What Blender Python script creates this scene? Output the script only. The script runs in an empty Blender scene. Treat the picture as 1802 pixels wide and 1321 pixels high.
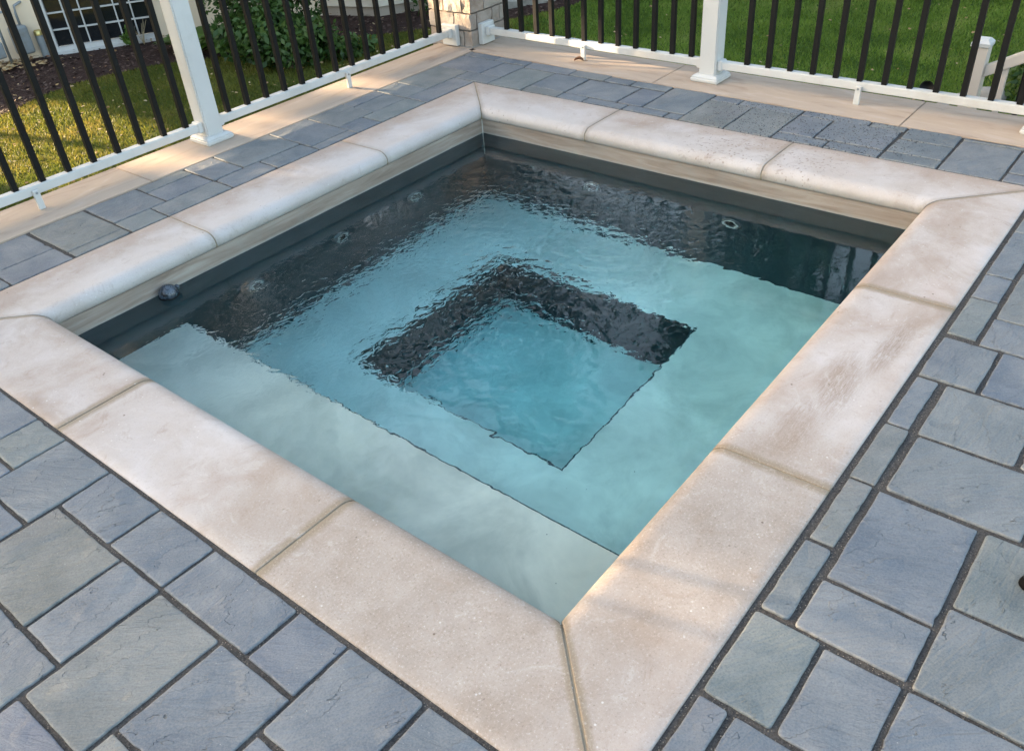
import bpy, bmesh, math, random
import numpy as np
from mathutils import Vector, Matrix, noise
random.seed(7); rng = np.random.default_rng(7)
S = bpy.context.scene
C = S.collection
R = math.radians
# ------------------------------------------------------------ measures (metres, deck top z=0)
A, B, CW = 2.903, 2.7705, 0.3048        # coping outer length, width and coping width
ZW = -0.135                              # water level
WX0, WX1, WY0, WY1 = 0.292, 2.613, 0.292, 2.480   # basin walls
LAWN = -1.2
SUN_DIR = Vector((-0.262, 0.965, 0)).normalized() # horizontal direction towards the sun
SUN_EL = 11.0

# ------------------------------------------------------------ helpers
def obj(name, me, mat=None, parent=None, kind=None):
    if isinstance(me, bmesh.types.BMesh):
        m = bpy.data.meshes.new(name); me.to_mesh(m); me.free(); me = m
    o = bpy.data.objects.new(name, me); C.objects.link(o)
    if mat and me is not None and len(me.materials) == 0: me.materials.append(mat)
    if parent: o.parent = parent
    if kind: o['kind'] = kind
    return o
def thing(name, label, cat, loc=(0, 0, 0), group=None, rz=0):
    o = bpy.data.objects.new(name, None); C.objects.link(o); o.location = loc; o.rotation_euler = (0, 0, rz)
    o.empty_display_size = .1
    return tag(o, label, cat, group)
def tag(o, label, cat, group=None):
    o['label'] = label; o['category'] = cat
    if group: o['group'] = group
    return o
def box(bm, x0, y0, z0, x1, y1, z1, bev=0.0, seg=2):
    r = bmesh.ops.create_cube(bm, size=1)
    vs = r['verts']
    for v in vs:
        v.co = Vector(((x0+x1)/2+v.co.x*(x1-x0), (y0+y1)/2+v.co.y*(y1-y0), (z0+z1)/2+v.co.z*(z1-z0)))
    if bev > 0:
        es = list({e for v in vs for e in v.link_edges})
        bmesh.ops.bevel(bm, geom=es, offset=bev, segments=seg, affect='EDGES', profile=.5)
    return vs
def boxobj(name, dims, mat, parent=None, bev=0.0, seg=2):
    bm = bmesh.new(); box(bm, *dims, bev=bev, seg=seg); return obj(name, bm, mat, parent)
def tube(bm, pts, rad, n=8):
    rings = []
    pts = [Vector(p) for p in pts]
    if not hasattr(rad, '__len__'): rad = [rad]*len(pts)
    up = Vector((0.13, .37, .9)).normalized()
    for i, p in enumerate(pts):
        d = (pts[min(i+1, len(pts)-1)] - pts[max(i-1, 0)]).normalized()
        a = d.cross(up)
        if a.length < .05: a = d.cross(Vector((1, 0, 0)))
        a.normalize(); b = d.cross(a).normalized()
        rings.append([bm.verts.new(p + (a*math.cos(t)+b*math.sin(t))*rad[i]) for t in [2*math.pi*k/n for k in range(n)]])
    for r0, r1 in zip(rings, rings[1:]):
        for k in range(n): bm.faces.new((r0[k], r0[(k+1) % n], r1[(k+1) % n], r1[k]))
    bm.faces.new(rings[0][::-1]); bm.faces.new(rings[-1])
def smooth(o, ang=None):
    for p in o.data.polygons: p.use_smooth = True
    return o
def lathe(bm, prof, n=32, axis=None, M=None):
    rings = []
    for r, z in prof:
        rings.append([bm.verts.new((r*math.cos(t), r*math.sin(t), z)) for t in [2*math.pi*k/n for k in range(n)]])
    for r0, r1 in zip(rings, rings[1:]):
        for k in range(n): bm.faces.new((r0[k], r0[(k+1) % n], r1[(k+1) % n], r1[k]))
    if M:
        for rg in rings:
            for v in rg: v.co = M @ v.co
    return rings
def from_np(name, V, F, mat, parent=None, uvs=None, attrs=None):
    me = bpy.data.meshes.new(name)
    V = np.asarray(V, np.float32); F = np.asarray(F, np.int32)
    n = F.shape[1]
    me.vertices.add(len(V)); me.vertices.foreach_set('co', V.ravel())
    me.loops.add(F.size); me.loops.foreach_set('vertex_index', F.ravel())
    me.polygons.add(len(F)); me.polygons.foreach_set('loop_start', np.arange(0, F.size, n, dtype=np.int32))
    me.update(calc_edges=True)
    if attrs:
        for k, (dom, arr) in attrs.items():
            a = me.attributes.new(k, 'FLOAT', dom); a.data.foreach_set('value', np.asarray(arr, np.float32))
    return obj(name, me, mat, parent)

# ------------------------------------------------------------ materials
class NT:
    def __init__(s, name):
        s.m = bpy.data.materials.new(name); s.m.use_nodes = True
        s.t = s.m.node_tree; s.t.nodes.clear()
        s.out = s.n('ShaderNodeOutputMaterial')
        s.tc = s.n('ShaderNodeTexCoord'); s.geo = s.n('ShaderNodeNewGeometry')
        s.P = s.geo.outputs['Position']
    def n(s, typ, **kw):
        nd = s.t.nodes.new(typ)
        for k, v in kw.items():
            if k in nd.inputs.keys() if hasattr(nd.inputs, 'keys') else False: nd.inputs[k].default_value = v
            else: setattr(nd, k, v)
        return nd
    def l(s, a, b): s.t.links.new(a, b)
    def setin(s, nd, i, v):
        if hasattr(v, 'links') or isinstance(v, bpy.types.NodeSocket): s.l(v, nd.inputs[i])
        elif v is not None: nd.inputs[i].default_value = v
    def mapping(s, vec=None, scale=(1, 1, 1), rot=(0, 0, 0), loc=(0, 0, 0)):
        m = s.n('ShaderNodeMapping'); s.setin(m, 'Vector', vec or s.P)
        m.inputs['Scale'].default_value = scale; m.inputs['Rotation'].default_value = rot; m.inputs['Location'].default_value = loc
        return m.outputs[0]
    def noise(s, scale, detail=4, rough=.55, vec=None, dist=0, dim='3D'):
        nd = s.n('ShaderNodeTexNoise'); s.setin(nd, 'Vector', vec or s.P)
        nd.inputs['Scale'].default_value = scale; nd.inputs['Detail'].default_value = detail
        nd.inputs['Roughness'].default_value = rough; nd.inputs['Distortion'].default_value = dist
        return nd.outputs['Fac']
    def voro(s, scale, vec=None, feature='F1', rand=1, out='Distance'):
        nd = s.n('ShaderNodeTexVoronoi'); nd.feature = feature; s.setin(nd, 'Vector', vec or s.P)
        nd.inputs['Scale'].default_value = scale; nd.inputs['Randomness'].default_value = rand
        return nd.outputs[out]
    def ramp(s, fac, stops, interp='LINEAR'):
        nd = s.n('ShaderNodeValToRGB'); s.setin(nd, 'Fac', fac); cr = nd.color_ramp; cr.interpolation = interp
        while len(cr.elements) > 1: cr.elements.remove(cr.elements[-1])
        for i, (p, c) in enumerate(stops):
            e = cr.elements[0] if i == 0 else cr.elements.new(p)
            e.position = p; e.color = tuple(c)+(1,) if hasattr(c, '__len__') else (c, c, c, 1)
        return nd.outputs[0]
    def math(s, op, a, b=None, c=None, clamp=False):
        nd = s.n('ShaderNodeMath'); nd.operation = op; nd.use_clamp = clamp
        for i, v in enumerate((a, b, c)):
            if v is not None: s.setin(nd, i, v)
        return nd.outputs[0]
    def mr(s, v, a, b, c=0, d=1, smooth=False):
        nd = s.n('ShaderNodeMapRange'); s.setin(nd, 0, v)
        if smooth: nd.interpolation_type = 'SMOOTHSTEP'
        for i, x in zip((1, 2, 3, 4), (a, b, c, d)): s.setin(nd, i, x)
        return nd.outputs[0]
    def mix(s, f, a, b, mode='MIX'):
        nd = s.n('ShaderNodeMix'); nd.data_type = 'RGBA'; nd.blend_type = mode
        s.setin(nd, 0, f)
        for i, v in ((6, a), (7, b)):
            if hasattr(v, '__len__') and not isinstance(v, bpy.types.NodeSocket): v = tuple(v)+(1,) if len(v) == 3 else v
            s.setin(nd, i, v)
        return nd.outputs[2]
    def attr(s, name, out='Fac'):
        nd = s.n('ShaderNodeAttribute'); nd.attribute_name = name; return nd.outputs[out]
    def bump(s, h, strength=.3, dist=.01, prev=None):
        nd = s.n('ShaderNodeBump'); s.setin(nd, 'Height', h); s.setin(nd, 'Strength', strength); nd.inputs['Distance'].default_value = dist
        if prev is not None: s.l(prev, nd.inputs['Normal'])
        return nd.outputs[0]
    def sep(s, vec=None):
        nd = s.n('ShaderNodeSeparateXYZ'); s.setin(nd, 0, vec or s.P); return nd.outputs
    def blob(s, x, y, r, sy=1.0, rot=0.0):
        # soft elliptical mask around a point of the deck
        m = s.n('ShaderNodeMapping'); m.vector_type = 'TEXTURE'; s.setin(m, 'Vector', s.P)
        m.inputs['Location'].default_value = (x, y, 0); m.inputs['Rotation'].default_value = (0, 0, rot); m.inputs['Scale'].default_value = (r, r*sy, 10)
        ln = s.n('ShaderNodeVectorMath'); ln.operation = 'LENGTH'; s.l(m.outputs[0], ln.inputs[0])
        return s.mr(ln.outputs['Value'], 1, .2, 0, 1, True)
    def bsdf(s, col, rough=.6, normal=None, spec=.5, metal=0, **kw):
        b = s.n('ShaderNodeBsdfPrincipled')
        if hasattr(col, '__len__') and not isinstance(col, bpy.types.NodeSocket): col = tuple(col)+(1,)
        s.setin(b, 'Base Color', col); s.setin(b, 'Roughness', rough); s.setin(b, 'Specular IOR Level', spec); s.setin(b, 'Metallic', metal)
        if normal is not None: s.l(normal, b.inputs['Normal'])
        for k, v in kw.items(): s.setin(b, k.replace('_', ' '), v)
        s.l(b.outputs[0], s.out.inputs['Surface']); return s.m
def simple(name, col, rough=.5, var=.12, scale=8, bump=.1, bscale=60, metal=0, spec=.5, dirt=None):
    t = NT(name)
    n1 = t.noise(scale, 5)
    c = t.mix(t.mr(n1, .3, .7), tuple(x*(1-var) for x in col), tuple(min(1, x*(1+var)) for x in col))
    if dirt: c = t.mix(t.math('MULTIPLY', t.mr(t.noise(scale*.6, 6, .7), .5, .75), .6), c, dirt)
    return t.bsdf(c, t.mr(n1, 0, 1, rough*.85, min(1, rough*1.15)), t.bump(t.noise(bscale, 3), bump, .002), spec, metal)

def mat_bluestone():
    t = NT('bluestone'); rnd = t.attr('tone'); rn2 = t.attr('tone2')
    off = t.n('ShaderNodeVectorMath'); off.operation = 'ADD'; t.l(t.P, off.inputs[0])
    cb = t.n('ShaderNodeCombineXYZ'); t.l(t.math('MULTIPLY', rnd, 37), cb.inputs[0]); t.l(t.math('MULTIPLY', rn2, 51), cb.inputs[1]); t.l(t.math('MULTIPLY', rnd, 19), cb.inputs[2]); t.l(cb.outputs[0], off.inputs[1])
    rot = t.n('ShaderNodeVectorRotate'); rot.rotation_type = 'Z_AXIS'; t.l(off.outputs[0], rot.inputs['Vector']); t.l(t.math('MULTIPLY', rn2, 1.3), rot.inputs['Angle'])
    v = rot.outputs[0]
    base = t.ramp(rnd, [(0, (.130, .172, .235)), (.17, (.19, .222, .262)), (.34, (.140, .18, .232)), (.5, (.20, .232, .25)), (.62, (.158, .20, .238)), (.74, (.20, .216, .212)), (.86, (.17, .222, .236)), (1, (.235, .23, .205))])
    cloud = t.noise(5, 6, .62, v, .6)
    c = t.mix(t.mr(cloud, .32, .7), t.mix(.8, base, (.62, .66, .72), 'MULTIPLY'), t.mix(.45, base, (.29, .30, .31)))
    # long faint streaks of the cleft surface
    sv = t.mapping(v, (3, 16, 3)); st = t.noise(3.2, 8, .68, sv, 1.2)
    c = t.mix(t.math('MULTIPLY', t.mr(st, .58, .75), .28), c, (.32, .335, .335))
    c = t.mix(t.math('MULTIPLY', t.mr(st, .44, .3), .45), c, (.105, .13, .165))
    # rusty / lilac hints
    c = t.mix(t.math('MULTIPLY', t.mr(t.noise(3.1, 4, .5, t.mapping(v, loc=(9, 3, 2))), .6, .8), .30), c, (.25, .215, .19))
    c = t.mix(t.math('MULTIPLY', t.mr(t.noise(2.3, 3, .5, t.mapping(v, loc=(4, 8, 1))), .55, .8), .25), c, (.19, .18, .25))
    gr = t.noise(230, 5, .8, v); c = t.mix(t.mr(gr, .45, .7, .0, .45), c, t.mix(.5, c, (.45, .46, .47)))
    c = t.mix(t.math('MULTIPLY', t.mr(gr, .46, .32), .6), c, (.08, .10, .135))
    # white specks
    sp = t.voro(75, v); c = t.mix(t.math('MULTIPLY', t.mr(sp, .10, .03), t.mr(t.noise(6, 2, .5, v), .5, .7)), c, (.55, .56, .56))
    # worn pale arris
    ed = t.attr('edge'); c = t.mix(t.math('MULTIPLY', t.mr(t.math('MULTIPLY', ed, t.mr(t.noise(40, 4, .7, v), .35, .65)), .25, 1), .55), c, (.37, .37, .36))
    # water spatter beyond the far right coping
    spl = t.math('MAXIMUM', t.blob(3.1, 1.1, .75), t.math('MULTIPLY', t.blob(3.05, .75, .6), 1))
    drops = t.math('MULTIPLY', t.mr(t.voro(68, t.mapping(None, (1, 1.4, 1))), .34, .27), t.mr(t.math('ADD', t.noise(55, 3, .6), t.math('MULTIPLY', spl, .34)), .72, .78))
    big = t.math('MULTIPLY', t.mr(t.noise(24, 5, .72), .60, .63), spl)
    wet = t.math('MAXIMUM', drops, big, clamp=True)
    c = t.mix(t.math('MULTIPLY', wet, .8), c, (.045, .055, .07))
    h = t.math('ADD', t.math('MULTIPLY', t.noise(2.2, 9, .66, sv, 1.4), 1.0), t.math('MULTIPLY', t.noise(9, 6, .6, v, .8), .6))
    # cleft lines: thin cracked steps
    cl = t.n('ShaderNodeTexWave'); cl.wave_type = 'BANDS'; t.l(t.mapping(v, (1, 2.2, 1), (0, 0, .4)), cl.inputs['Vector'])
    cl.inputs['Scale'].default_value = 1.6; cl.inputs['Distortion'].default_value = 9; cl.inputs['Detail'].default_value = 5; cl.inputs['Detail Scale'].default_value = 1.6; cl.inputs['Detail Roughness'].default_value = .65
    step = t.mr(cl.outputs['Fac'], .47, .5)
    mask = t.mr(t.noise(4.5, 2, .5, v), .46, .58)
    b1 = t.bump(h, .6, .010)
    b2 = t.bump(t.math('MULTIPLY', step, mask), 1, .0055, b1)
    b3 = t.bump(gr, .35, .0012, b2)
    crack = t.math('MULTIPLY', t.math('MULTIPLY', t.mr(t.math('ABSOLUTE', t.math('SUBTRACT', cl.outputs['Fac'], .485)), .03, .0), mask), t.mr(t.noise(11, 3, .6, v), .5, .62))
    c = t.mix(t.math('MULTIPLY', crack, .75), c, (.06, .07, .085))
    c = t.mix(1, c, (.80, .79, .76), 'MULTIPLY')
    rg = t.mr(wet, 0, 1, t.mr(cloud, .3, .7, .62, .5), .2)
    return t.bsdf(c, rg, b3, .45)

def mat_sand():
    t = NT('jointing_sand')
    g = t.noise(260, 4, .75); g2 = t.noise(12, 4, .6)
    c = t.mix(t.mr(g, .35, .68), (.016, .016, .018), (.095, .09, .085))
    c = t.mix(t.math('MULTIPLY', t.mr(g2, .45, .7), .4), c, (.10, .09, .08))
    c = t.mix(t.math('MULTIPLY', t.mr(t.voro(150), .24, .14, 0, .9), t.mr(t.noise(5, 3), .4, .62, .15, 1)), c, (.30, .26, .21))
    return t.bsdf(c, .85, t.bump(g, .9, .003), .3)

def mat_lime(name, kind='coping'):
    t = NT(name)
    rnd = t.n('ShaderNodeObjectInfo').outputs['Random']
    off = t.n('ShaderNodeVectorMath'); off.operation = 'ADD'; t.l(t.P, off.inputs[0])
    cb = t.n('ShaderNodeCombineXYZ'); t.l(t.math('MULTIPLY', rnd, 41), cb.inputs[0]); t.l(t.math('MULTIPLY', rnd, 23), cb.inputs[1]); t.l(cb.outputs[0], off.inputs[1]); v = off.outputs[0]
    cloud = t.noise(3.4, 6, .6, v, .5)
    if kind == 'coping':
        c = t.ramp(cloud, [(.28, (.44, .355, .295)), (.42, (.55, .475, .425)), (.55, (.62, .565, .53)), (.7, (.69, .655, .64))])
        tan = t.mr(t.noise(2.1, 7, .68, t.mapping(v, loc=(5, 1, 3)), 1.0), .52, .70)
        c = t.mix(t.math('MULTIPLY', tan, .55), c, (.40, .305, .225))
        wh = t.mr(t.noise(3.0, 6, .62, t.mapping(v, loc=(2, 7, 5)), .4), .55, .72)
        c = t.mix(t.math('MULTIPLY', wh, .5), c, (.74, .72, .735))
        pk = t.mr(t.noise(4.2, 4, .55, t.mapping(v, loc=(8, 7, 5))), .58, .74)
        c = t.mix(t.math('MULTIPLY', pk, .18), c, (.60, .43, .375))
        # pale inner half / brown outer edge on the far stones, browned joints
        ex = t.attr('across')      # 0 outer edge .. 1 pool edge
        c = t.mix(t.math('MULTIPLY', t.mr(t.math('ADD', ex, t.math('MULTIPLY', t.math('SUBTRACT', t.noise(6, 5, .6, v), .5), .9)), .36, .12), t.math('MULTIPLY', t.attr('far'), .75)), c, (.49, .395, .33))
        c = t.mix(t.math('MULTIPLY', t.math('MULTIPLY', t.mr(ex, .42, .66), t.attr('far')), .5), c, (.73, .69, .655))
        near = t.math('SUBTRACT', 1, t.attr('far'))
        # the weathered, sandier stones nearest the camera
        rough_zone = t.math('MAXIMUM', t.blob(.15, .55, .85, 1.0), t.blob(.7, .12, .62, .8))
        c = t.mix(t.math('MULTIPLY', rough_zone, .8), c, t.mix(t.mr(t.noise(6, 7, .7, v), .35, .65), (.35, .29, .235), (.49, .435, .385)))
        # scuffed brown fan of dirt on the right hand stone
        fan = t.math('MAXIMUM', t.blob(1.36, .14, .24, .33, .12), t.math('MAXIMUM', t.blob(1.60, .085, .26, .2, -.05), t.math('MULTIPLY', t.blob(1.13, .16, .22, .35, .1), .8)))
        fibre = t.noise(7, 8, .75, t.mapping(None, (3, 22, 1), (0, 0, .15)), 1.5)
        c = t.mix(t.math('MULTIPLY', t.math('MULTIPLY', fan, t.mr(fibre, .30, .62)), .78), c, (.30, .21, .145))
        jd = t.attr('joint')       # distance to the nearest stone end
        jm = t.mr(t.math('ADD', jd, t.math('MULTIPLY', t.math('SUBTRACT', t.noise(45, 3, .6), .5), .014)), .026, .010)
        c = t.mix(t.math('MULTIPLY', jm, t.math('ADD', .25, t.math('MULTIPLY', near, .6))), c, (.33, .265, .185))
        # spatter on the far right stones
        spl = t.math('MAXIMUM', t.blob(2.76, 1.15, .40), t.blob(2.74, .85, .32))
        sp = t.math('MULTIPLY', t.mr(t.voro(42, t.mapping(None, (1, 1.6, 1), (0, 0, .5))), .30, .24), t.mr(t.math('ADD', t.noise(38, 2, .6), t.math('MULTIPLY', spl, .32)), .78, .82))
        sm = t.math('MULTIPLY', t.mr(t.noise(26, 4, .68, t.mapping(None, (2.2, 1, 1), (0, 0, .9))), .585, .62), spl)
        wet = t.math('MAXIMUM', sp, t.math('MULTIPLY', sm, .8), clamp=True)
        c = t.mix(t.math('MULTIPLY', wet, .6), c, (.26, .20, .165))
        vein = t.noise(9, 9, .78, t.mapping(v, (1, 1, 1), (0, 0, .5), (1, 6, 2)), 1.8)
        c = t.mix(t.math('MULTIPLY', t.mr(vein, .56, .66), .38), c, (.37, .275, .21)); c = t.mix(t.math('MULTIPLY', t.mr(vein, .44, .36), .28), c, (.74, .72, .70))
        pock = t.voro(30, v); c = t.mix(t.math('MULTIPLY', t.mr(pock, .11, .06), t.mr(t.noise(5, 2, .5, t.mapping(v, loc=(3, 2, 1))), .56, .64)), c, (.20, .15, .12))
        gr = t.noise(170, 5, .82, v)
        gs = t.math('ADD', .42, t.math('MULTIPLY', rough_zone, .58))
        c = t.mix(t.math('MULTIPLY', t.mr(gr, .56, .72), gs), c, (.78, .75, .72))
        c = t.mix(t.math('MULTIPLY', t.mr(gr, .44, .3), gs), c, (.22, .17, .135))
        sk = t.voro(46, v); c = t.mix(t.math('MULTIPLY', t.mr(sk, .13, .08), t.math('MULTIPLY', t.mr(t.noise(8, 2, .5, v), .5, .65), .8)), c, (.80, .79, .77))
        c = t.mix(1, c, (.72, .705, .70), 'MULTIPLY')
        bp = t.bump(t.noise(11, 6, .62, v), .25, .006); bp = t.bump(gr, t.math('ADD', .15, t.math('MULTIPLY', rough_zone, .4)), .0012, bp)
        return t.bsdf(c, .62, bp, .35)
    # cap stones of the wall: buff with long soft bands
    sv = t.mapping(v, (1.6, 7, 4) if kind == 'capx' else (7, 1.6, 4))
    band = t.noise(2.2, 6, .6, sv, .8)
    c = t.ramp(band, [(.3, (.41, .325, .265)), (.45, (.53, .45, .385)), (.58, (.56, .475, .40)), (.72, (.62, .56, .52))])
    c = t.mix(t.math('MULTIPLY', t.mr(cloud, .5, .72), .35), c, (.47, .36, .28))
    gr = t.noise(300, 3, .7, v)
    c = t.mix(t.mr(gr, .35, .65, 0, .14), c, (.70, .65, .60)); c = t.mix(1, c, (.80, .735, .67), 'MULTIPLY')
    return t.bsdf(c, .65, t.bump(gr, .2, .001, t.bump(t.noise(10, 5, .6, v), .2, .005)), .35)

def mat_band():
    t = NT('travertine_band')
    a = t.noise(2.4, 7, .65, t.mapping(None, (1, 1, 13)), 1.0)
    c = t.ramp(a, [(.3, (.22, .165, .13)), (.45, (.30, .235, .19)), (.58, (.37, .305, .255)), (.72, (.42, .37, .32))])
    c = t.mix(t.math('MULTIPLY', t.mr(t.noise(9, 5, .6), .5, .7), .35), c, (.30, .28, .25))
    zz = t.sep()[2]
    c = t.mix(t.math('MULTIPLY', t.mr(t.math('ADD', zz, t.math('MULTIPLY', t.noise(30, 3, .6), .012)), ZW+.018, ZW+.006), .6), c, (.40, .39, .36))
    pits = t.voro(70, t.mapping(None, (1, 1, 2.2)))
    c = t.mix(t.math('MULTIPLY', t.mr(pits, .10, .05), .6), c, (.09, .07, .055))
    return t.bsdf(c, .5, t.bump(a, .25, .004))

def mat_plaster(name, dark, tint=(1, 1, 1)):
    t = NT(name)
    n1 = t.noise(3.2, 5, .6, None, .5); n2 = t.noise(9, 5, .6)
    if dark: c = t.mix(t.mr(n1, .3, .7), (.018, .042, .052), (.036, .066, .078))  # upright faces drawn far darker than treads and benches
    else:
        c = t.mix(t.mr(n1, .32, .68), (.56, .585, .575), (.88, .89, .87)); c = t.mix(t.math('MULTIPLY', t.mr(n2, .5, .7), .22), c, (.92, .93, .90))
        c = t.mix(t.math('MULTIPLY', t.mr(t.noise(2.6, 7, .68, t.mapping(None, loc=(4, 4, 2)), .6), .5, .66), .55), c, (.47, .51, .50))
        sp = t.voro(22); c = t.mix(t.math('MULTIPLY', t.mr(sp, .045, .025), t.mr(t.noise(3, 2), .55, .6)), c, (.05, .05, .05)); c = t.mix(1, c, tint, 'MULTIPLY')
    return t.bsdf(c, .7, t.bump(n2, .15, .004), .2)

def mat_water():
    t = NT('water')
    x, y, z = t.sep()
    # fine ripples, strongest over the middle and the far corner, calm at the rims
    rx = t.math('MULTIPLY', t.mr(x, WX1-.14, WX1-.42, .06, 1, True), t.mr(y, WY1-.14, WY1-.44, .06, 1, True))
    rip = t.math('MAXIMUM', t.blob(1.75, 1.75, 1.3, .8, .7), t.math('MULTIPLY', t.blob(1.0, 1.9, 1.0), .85))
    amt = t.math('ADD', t.math('MULTIPLY', t.math('MULTIPLY', rx, rip), .85), .03)
    n1 = t.noise(23, 2, .45, t.mapping(None, (1, 1.35, 1), (0, 0, .6)), 1.3)
    n2 = t.noise(52, 1, .4, None, .8)
    h = t.math('ADD', n1, t.math('MULTIPLY', n2, .22))
    bp = t.bump(h, amt, .0048)
    g = t.n('ShaderNodeBsdfGlass'); g.inputs['IOR'].default_value = 1.333; g.inputs['Roughness'].default_value = 0; g.inputs['Color'].default_value = (1, 1, 1, 1)
    t.l(bp, g.inputs['Normal']); t.l(g.outputs[0], t.out.inputs['Surface'])
    va = t.n('ShaderNodeVolumeAbsorption'); va.inputs['Color'].default_value = (.10, .915, .965, 1); va.inputs['Density'].default_value = .42
    t.l(va.outputs[0], t.out.inputs['Volume'])
    return t.m

def mat_leafy(name, cols, trans=.35, rough=.5, scale=1.5):
    t = NT(name)
    r = t.attr('tone'); 
    c = t.ramp(r, [(i/(len(cols)-1), k) for i, k in enumerate(cols)])
    c = t.mix(t.mr(t.noise(scale, 3), .35, .65, 0, .4), c, cols[0])
    b = t.n('ShaderNodeBsdfPrincipled'); t.setin(b, 'Base Color', c); t.setin(b, 'Roughness', rough); t.setin(b, 'Specular IOR Level', .35)
    tr = t.n('ShaderNodeBsdfTranslucent'); t.l(c, tr.inputs['Color'])
    mx = t.n('ShaderNodeMixShader'); mx.inputs[0].default_value = trans
    t.l(b.outputs[0], mx.inputs[1]); t.l(tr.outputs[0], mx.inputs[2]); t.l(mx.outputs[0], t.out.inputs['Surface'])
    return t.m

def mat_lawn():
    t = NT('lawn_soil')
    x, y, z = t.sep()
    n = t.noise(9, 6, .65); n2 = t.noise(60, 4, .7)
    lush = t.mix(t.mr(n, .3, .7), (.030, .075, .008), (.060, .125, .016))
    dry = t.mix(t.mr(n, .3, .7), (.06, .075, .014), (.12, .125, .022))  # same grass, with the left lawn's warmer light mixed into its colour
    f = t.mr(t.math('ADD', y, t.math('MULTIPLY', x, -.75)), -.8, 1.8, 0, 1, True)
    c = t.mix(f, lush, dry); c = t.mix(t.mr(n2, .3, .6, .6, 0), c, (.02, .022, .01))
    return t.bsdf(c, .9, t.bump(n2, .8, .02), .2)

def mat_mulch():
    t = NT('mulch')
    n = t.noise(32, 6, .7); v = t.voro(26, t.mapping(None, (1, 1.6, 1)))
    c = t.mix(t.mr(n, .35, .65), (.022, .012, .010), (.075, .040, .032)); c = t.mix(t.mr(v, .12, .05, 0, .5), c, (.12, .075, .055))
    return t.bsdf(c, .9, t.bump(n, 1, .03), .2)

def mat_brick():
    t = NT('rockface_brick')
    r = t.attr('tone'); n = t.noise(24, 6, .7); n2 = t.noise(5, 4)
    c = t.ramp(r, [(0, (.29, .23, .19)), (.35, (.36, .30, .25)), (.65, (.42, .355, .30)), (1, (.33, .24, .185))])
    c = t.mix(t.mr(n, .35, .7, 0, .5), c, (.48, .42, .37)); c = t.mix(t.mr(n, .42, .25, 0, .5), c, (.20, .16, .13))
    return t.bsdf(c, .8, t.bump(n, .9, .012), .3)

def mat_house(name, col):
    t = NT(name); n = t.noise(3, 4); n2 = t.noise(90, 3, .6)
    c = t.mix(t.mr(n, .3, .7), tuple(k*.88 for k in col), col)
    return t.bsdf(c, .75, t.bump(n2, .3, .004), .3)

M = {}
M['blue'] = mat_bluestone(); M['sand'] = mat_sand()
M['coping'] = mat_lime('limestone_coping'); M['capx'] = mat_lime('limestone_cap_long', 'capx'); M['capy'] = mat_lime('limestone_cap_cross', 'capy')
M['band'] = mat_band(); M['plaster_dark'] = mat_plaster('dark_plaster', True); M['plaster'] = mat_plaster('pale_plaster', False)
M['plaster_step'] = mat_plaster('step_plaster', False, (.93, .885, .84)); M['plaster_white'] = mat_plaster('well_plaster', False, (1.06, 1.1, 1.1))
M['water'] = mat_water()
M['mortar'] = simple('tan_mortar', (.27, .22, .155), .85, .2, 40, .5, 300)
M['greymortar'] = simple('grey_mortar', (.30, .27, .24), .9, .2, 30, .6, 200)
M['white'] = simple('white_vinyl', (.57, .565, .545), .35, .04, 5, .05, 80, dirt=(.40, .37, .32))
M['almond'] = simple('almond_vinyl', (.62, .545, .47), .4, .05, 5, .05, 80)
M['black'] = simple('black_powder_coat', (.006, .006, .006), .5, .2, 20, .08, 300, spec=.22)
M['wallblock'] = mat_brick()
M['concrete'] = simple('concrete', (.34, .32, .29), .85, .15, 6, .4, 70)
M['lawn'] = mat_lawn(); M['mulch'] = mat_mulch()
M['grass'] = mat_leafy('grass_blades', [(.07, .13, .016), (.15, .25, .03), (.22, .33, .05), (.33, .36, .10)], .4, .55, .8)
M['grasswarm'] = mat_leafy('warm_grass_blades', [(.08, .11, .016), (.14, .16, .022), (.23, .21, .035), (.34, .26, .07)], .4, .6, .8)  # blade colours carrying the warmer light of the left lawn
M['dead'] = mat_leafy('fallen_leaf', [(.30, .17, .07), (.42, .28, .13), (.5, .4, .24), (.22, .09, .05)], .2, .6)
M['chip'] = mat_leafy('mulch_chip', [(.028, .015, .012), (.05, .027, .022), (.085, .05, .038), (.14, .09, .07)], 0, .8)
M['leafA'] = mat_leafy('shrub_leaf', [(.022, .055, .012), (.045, .095, .02), (.075, .14, .032), (.13, .19, .05)], .35, .42)
M['leafB'] = mat_leafy('hosta_leaf', [(.07, .14, .02), (.11, .20, .03), (.16, .25, .045)], .4, .4)
M['leafT'] = mat_leafy('tree_leaf', [(.018, .035, .010), (.032, .058, .014), (.055, .085, .02), (.10, .10, .025)], .3, .5)
M['bark'] = simple('bark', (.09, .065, .048), .9, .3, 12, .9, 40)
M['stucco'] = mat_house('house_stucco', (.80, .65, .48)); M['siding'] = mat_house('house_siding', (.70, .62, .50)); M['found'] = mat_house('foundation', (.44, .37, .30))
M['metal_grey'] = simple('grey_painted_metal', (.23, .25, .26), .45, .12, 9, .1, 90, dirt=(.18, .15, .11))
M['brass'] = simple('brass_cap', (.55, .45, .18), .35, .1, 9, .05, 90, metal=.8)
M['chrome'] = simple('jet_steel', (.62, .64, .65), .22, .05, 9, .02, 90, metal=1)
M['jetring'] = simple('jet_flange', (.11, .125, .13), .35, .1, 9, .02, 90)
M['rock'] = simple('rock', (.27, .25, .22), .85, .3, 7, .8, 30)
M['roof'] = simple('roof_shingle', (.09, .08, .075), .9, .3, 14, .6, 60)
t = NT('window_glass'); M['glass'] = t.bsdf((.012, .014, .016), .06, None, .6)
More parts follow.
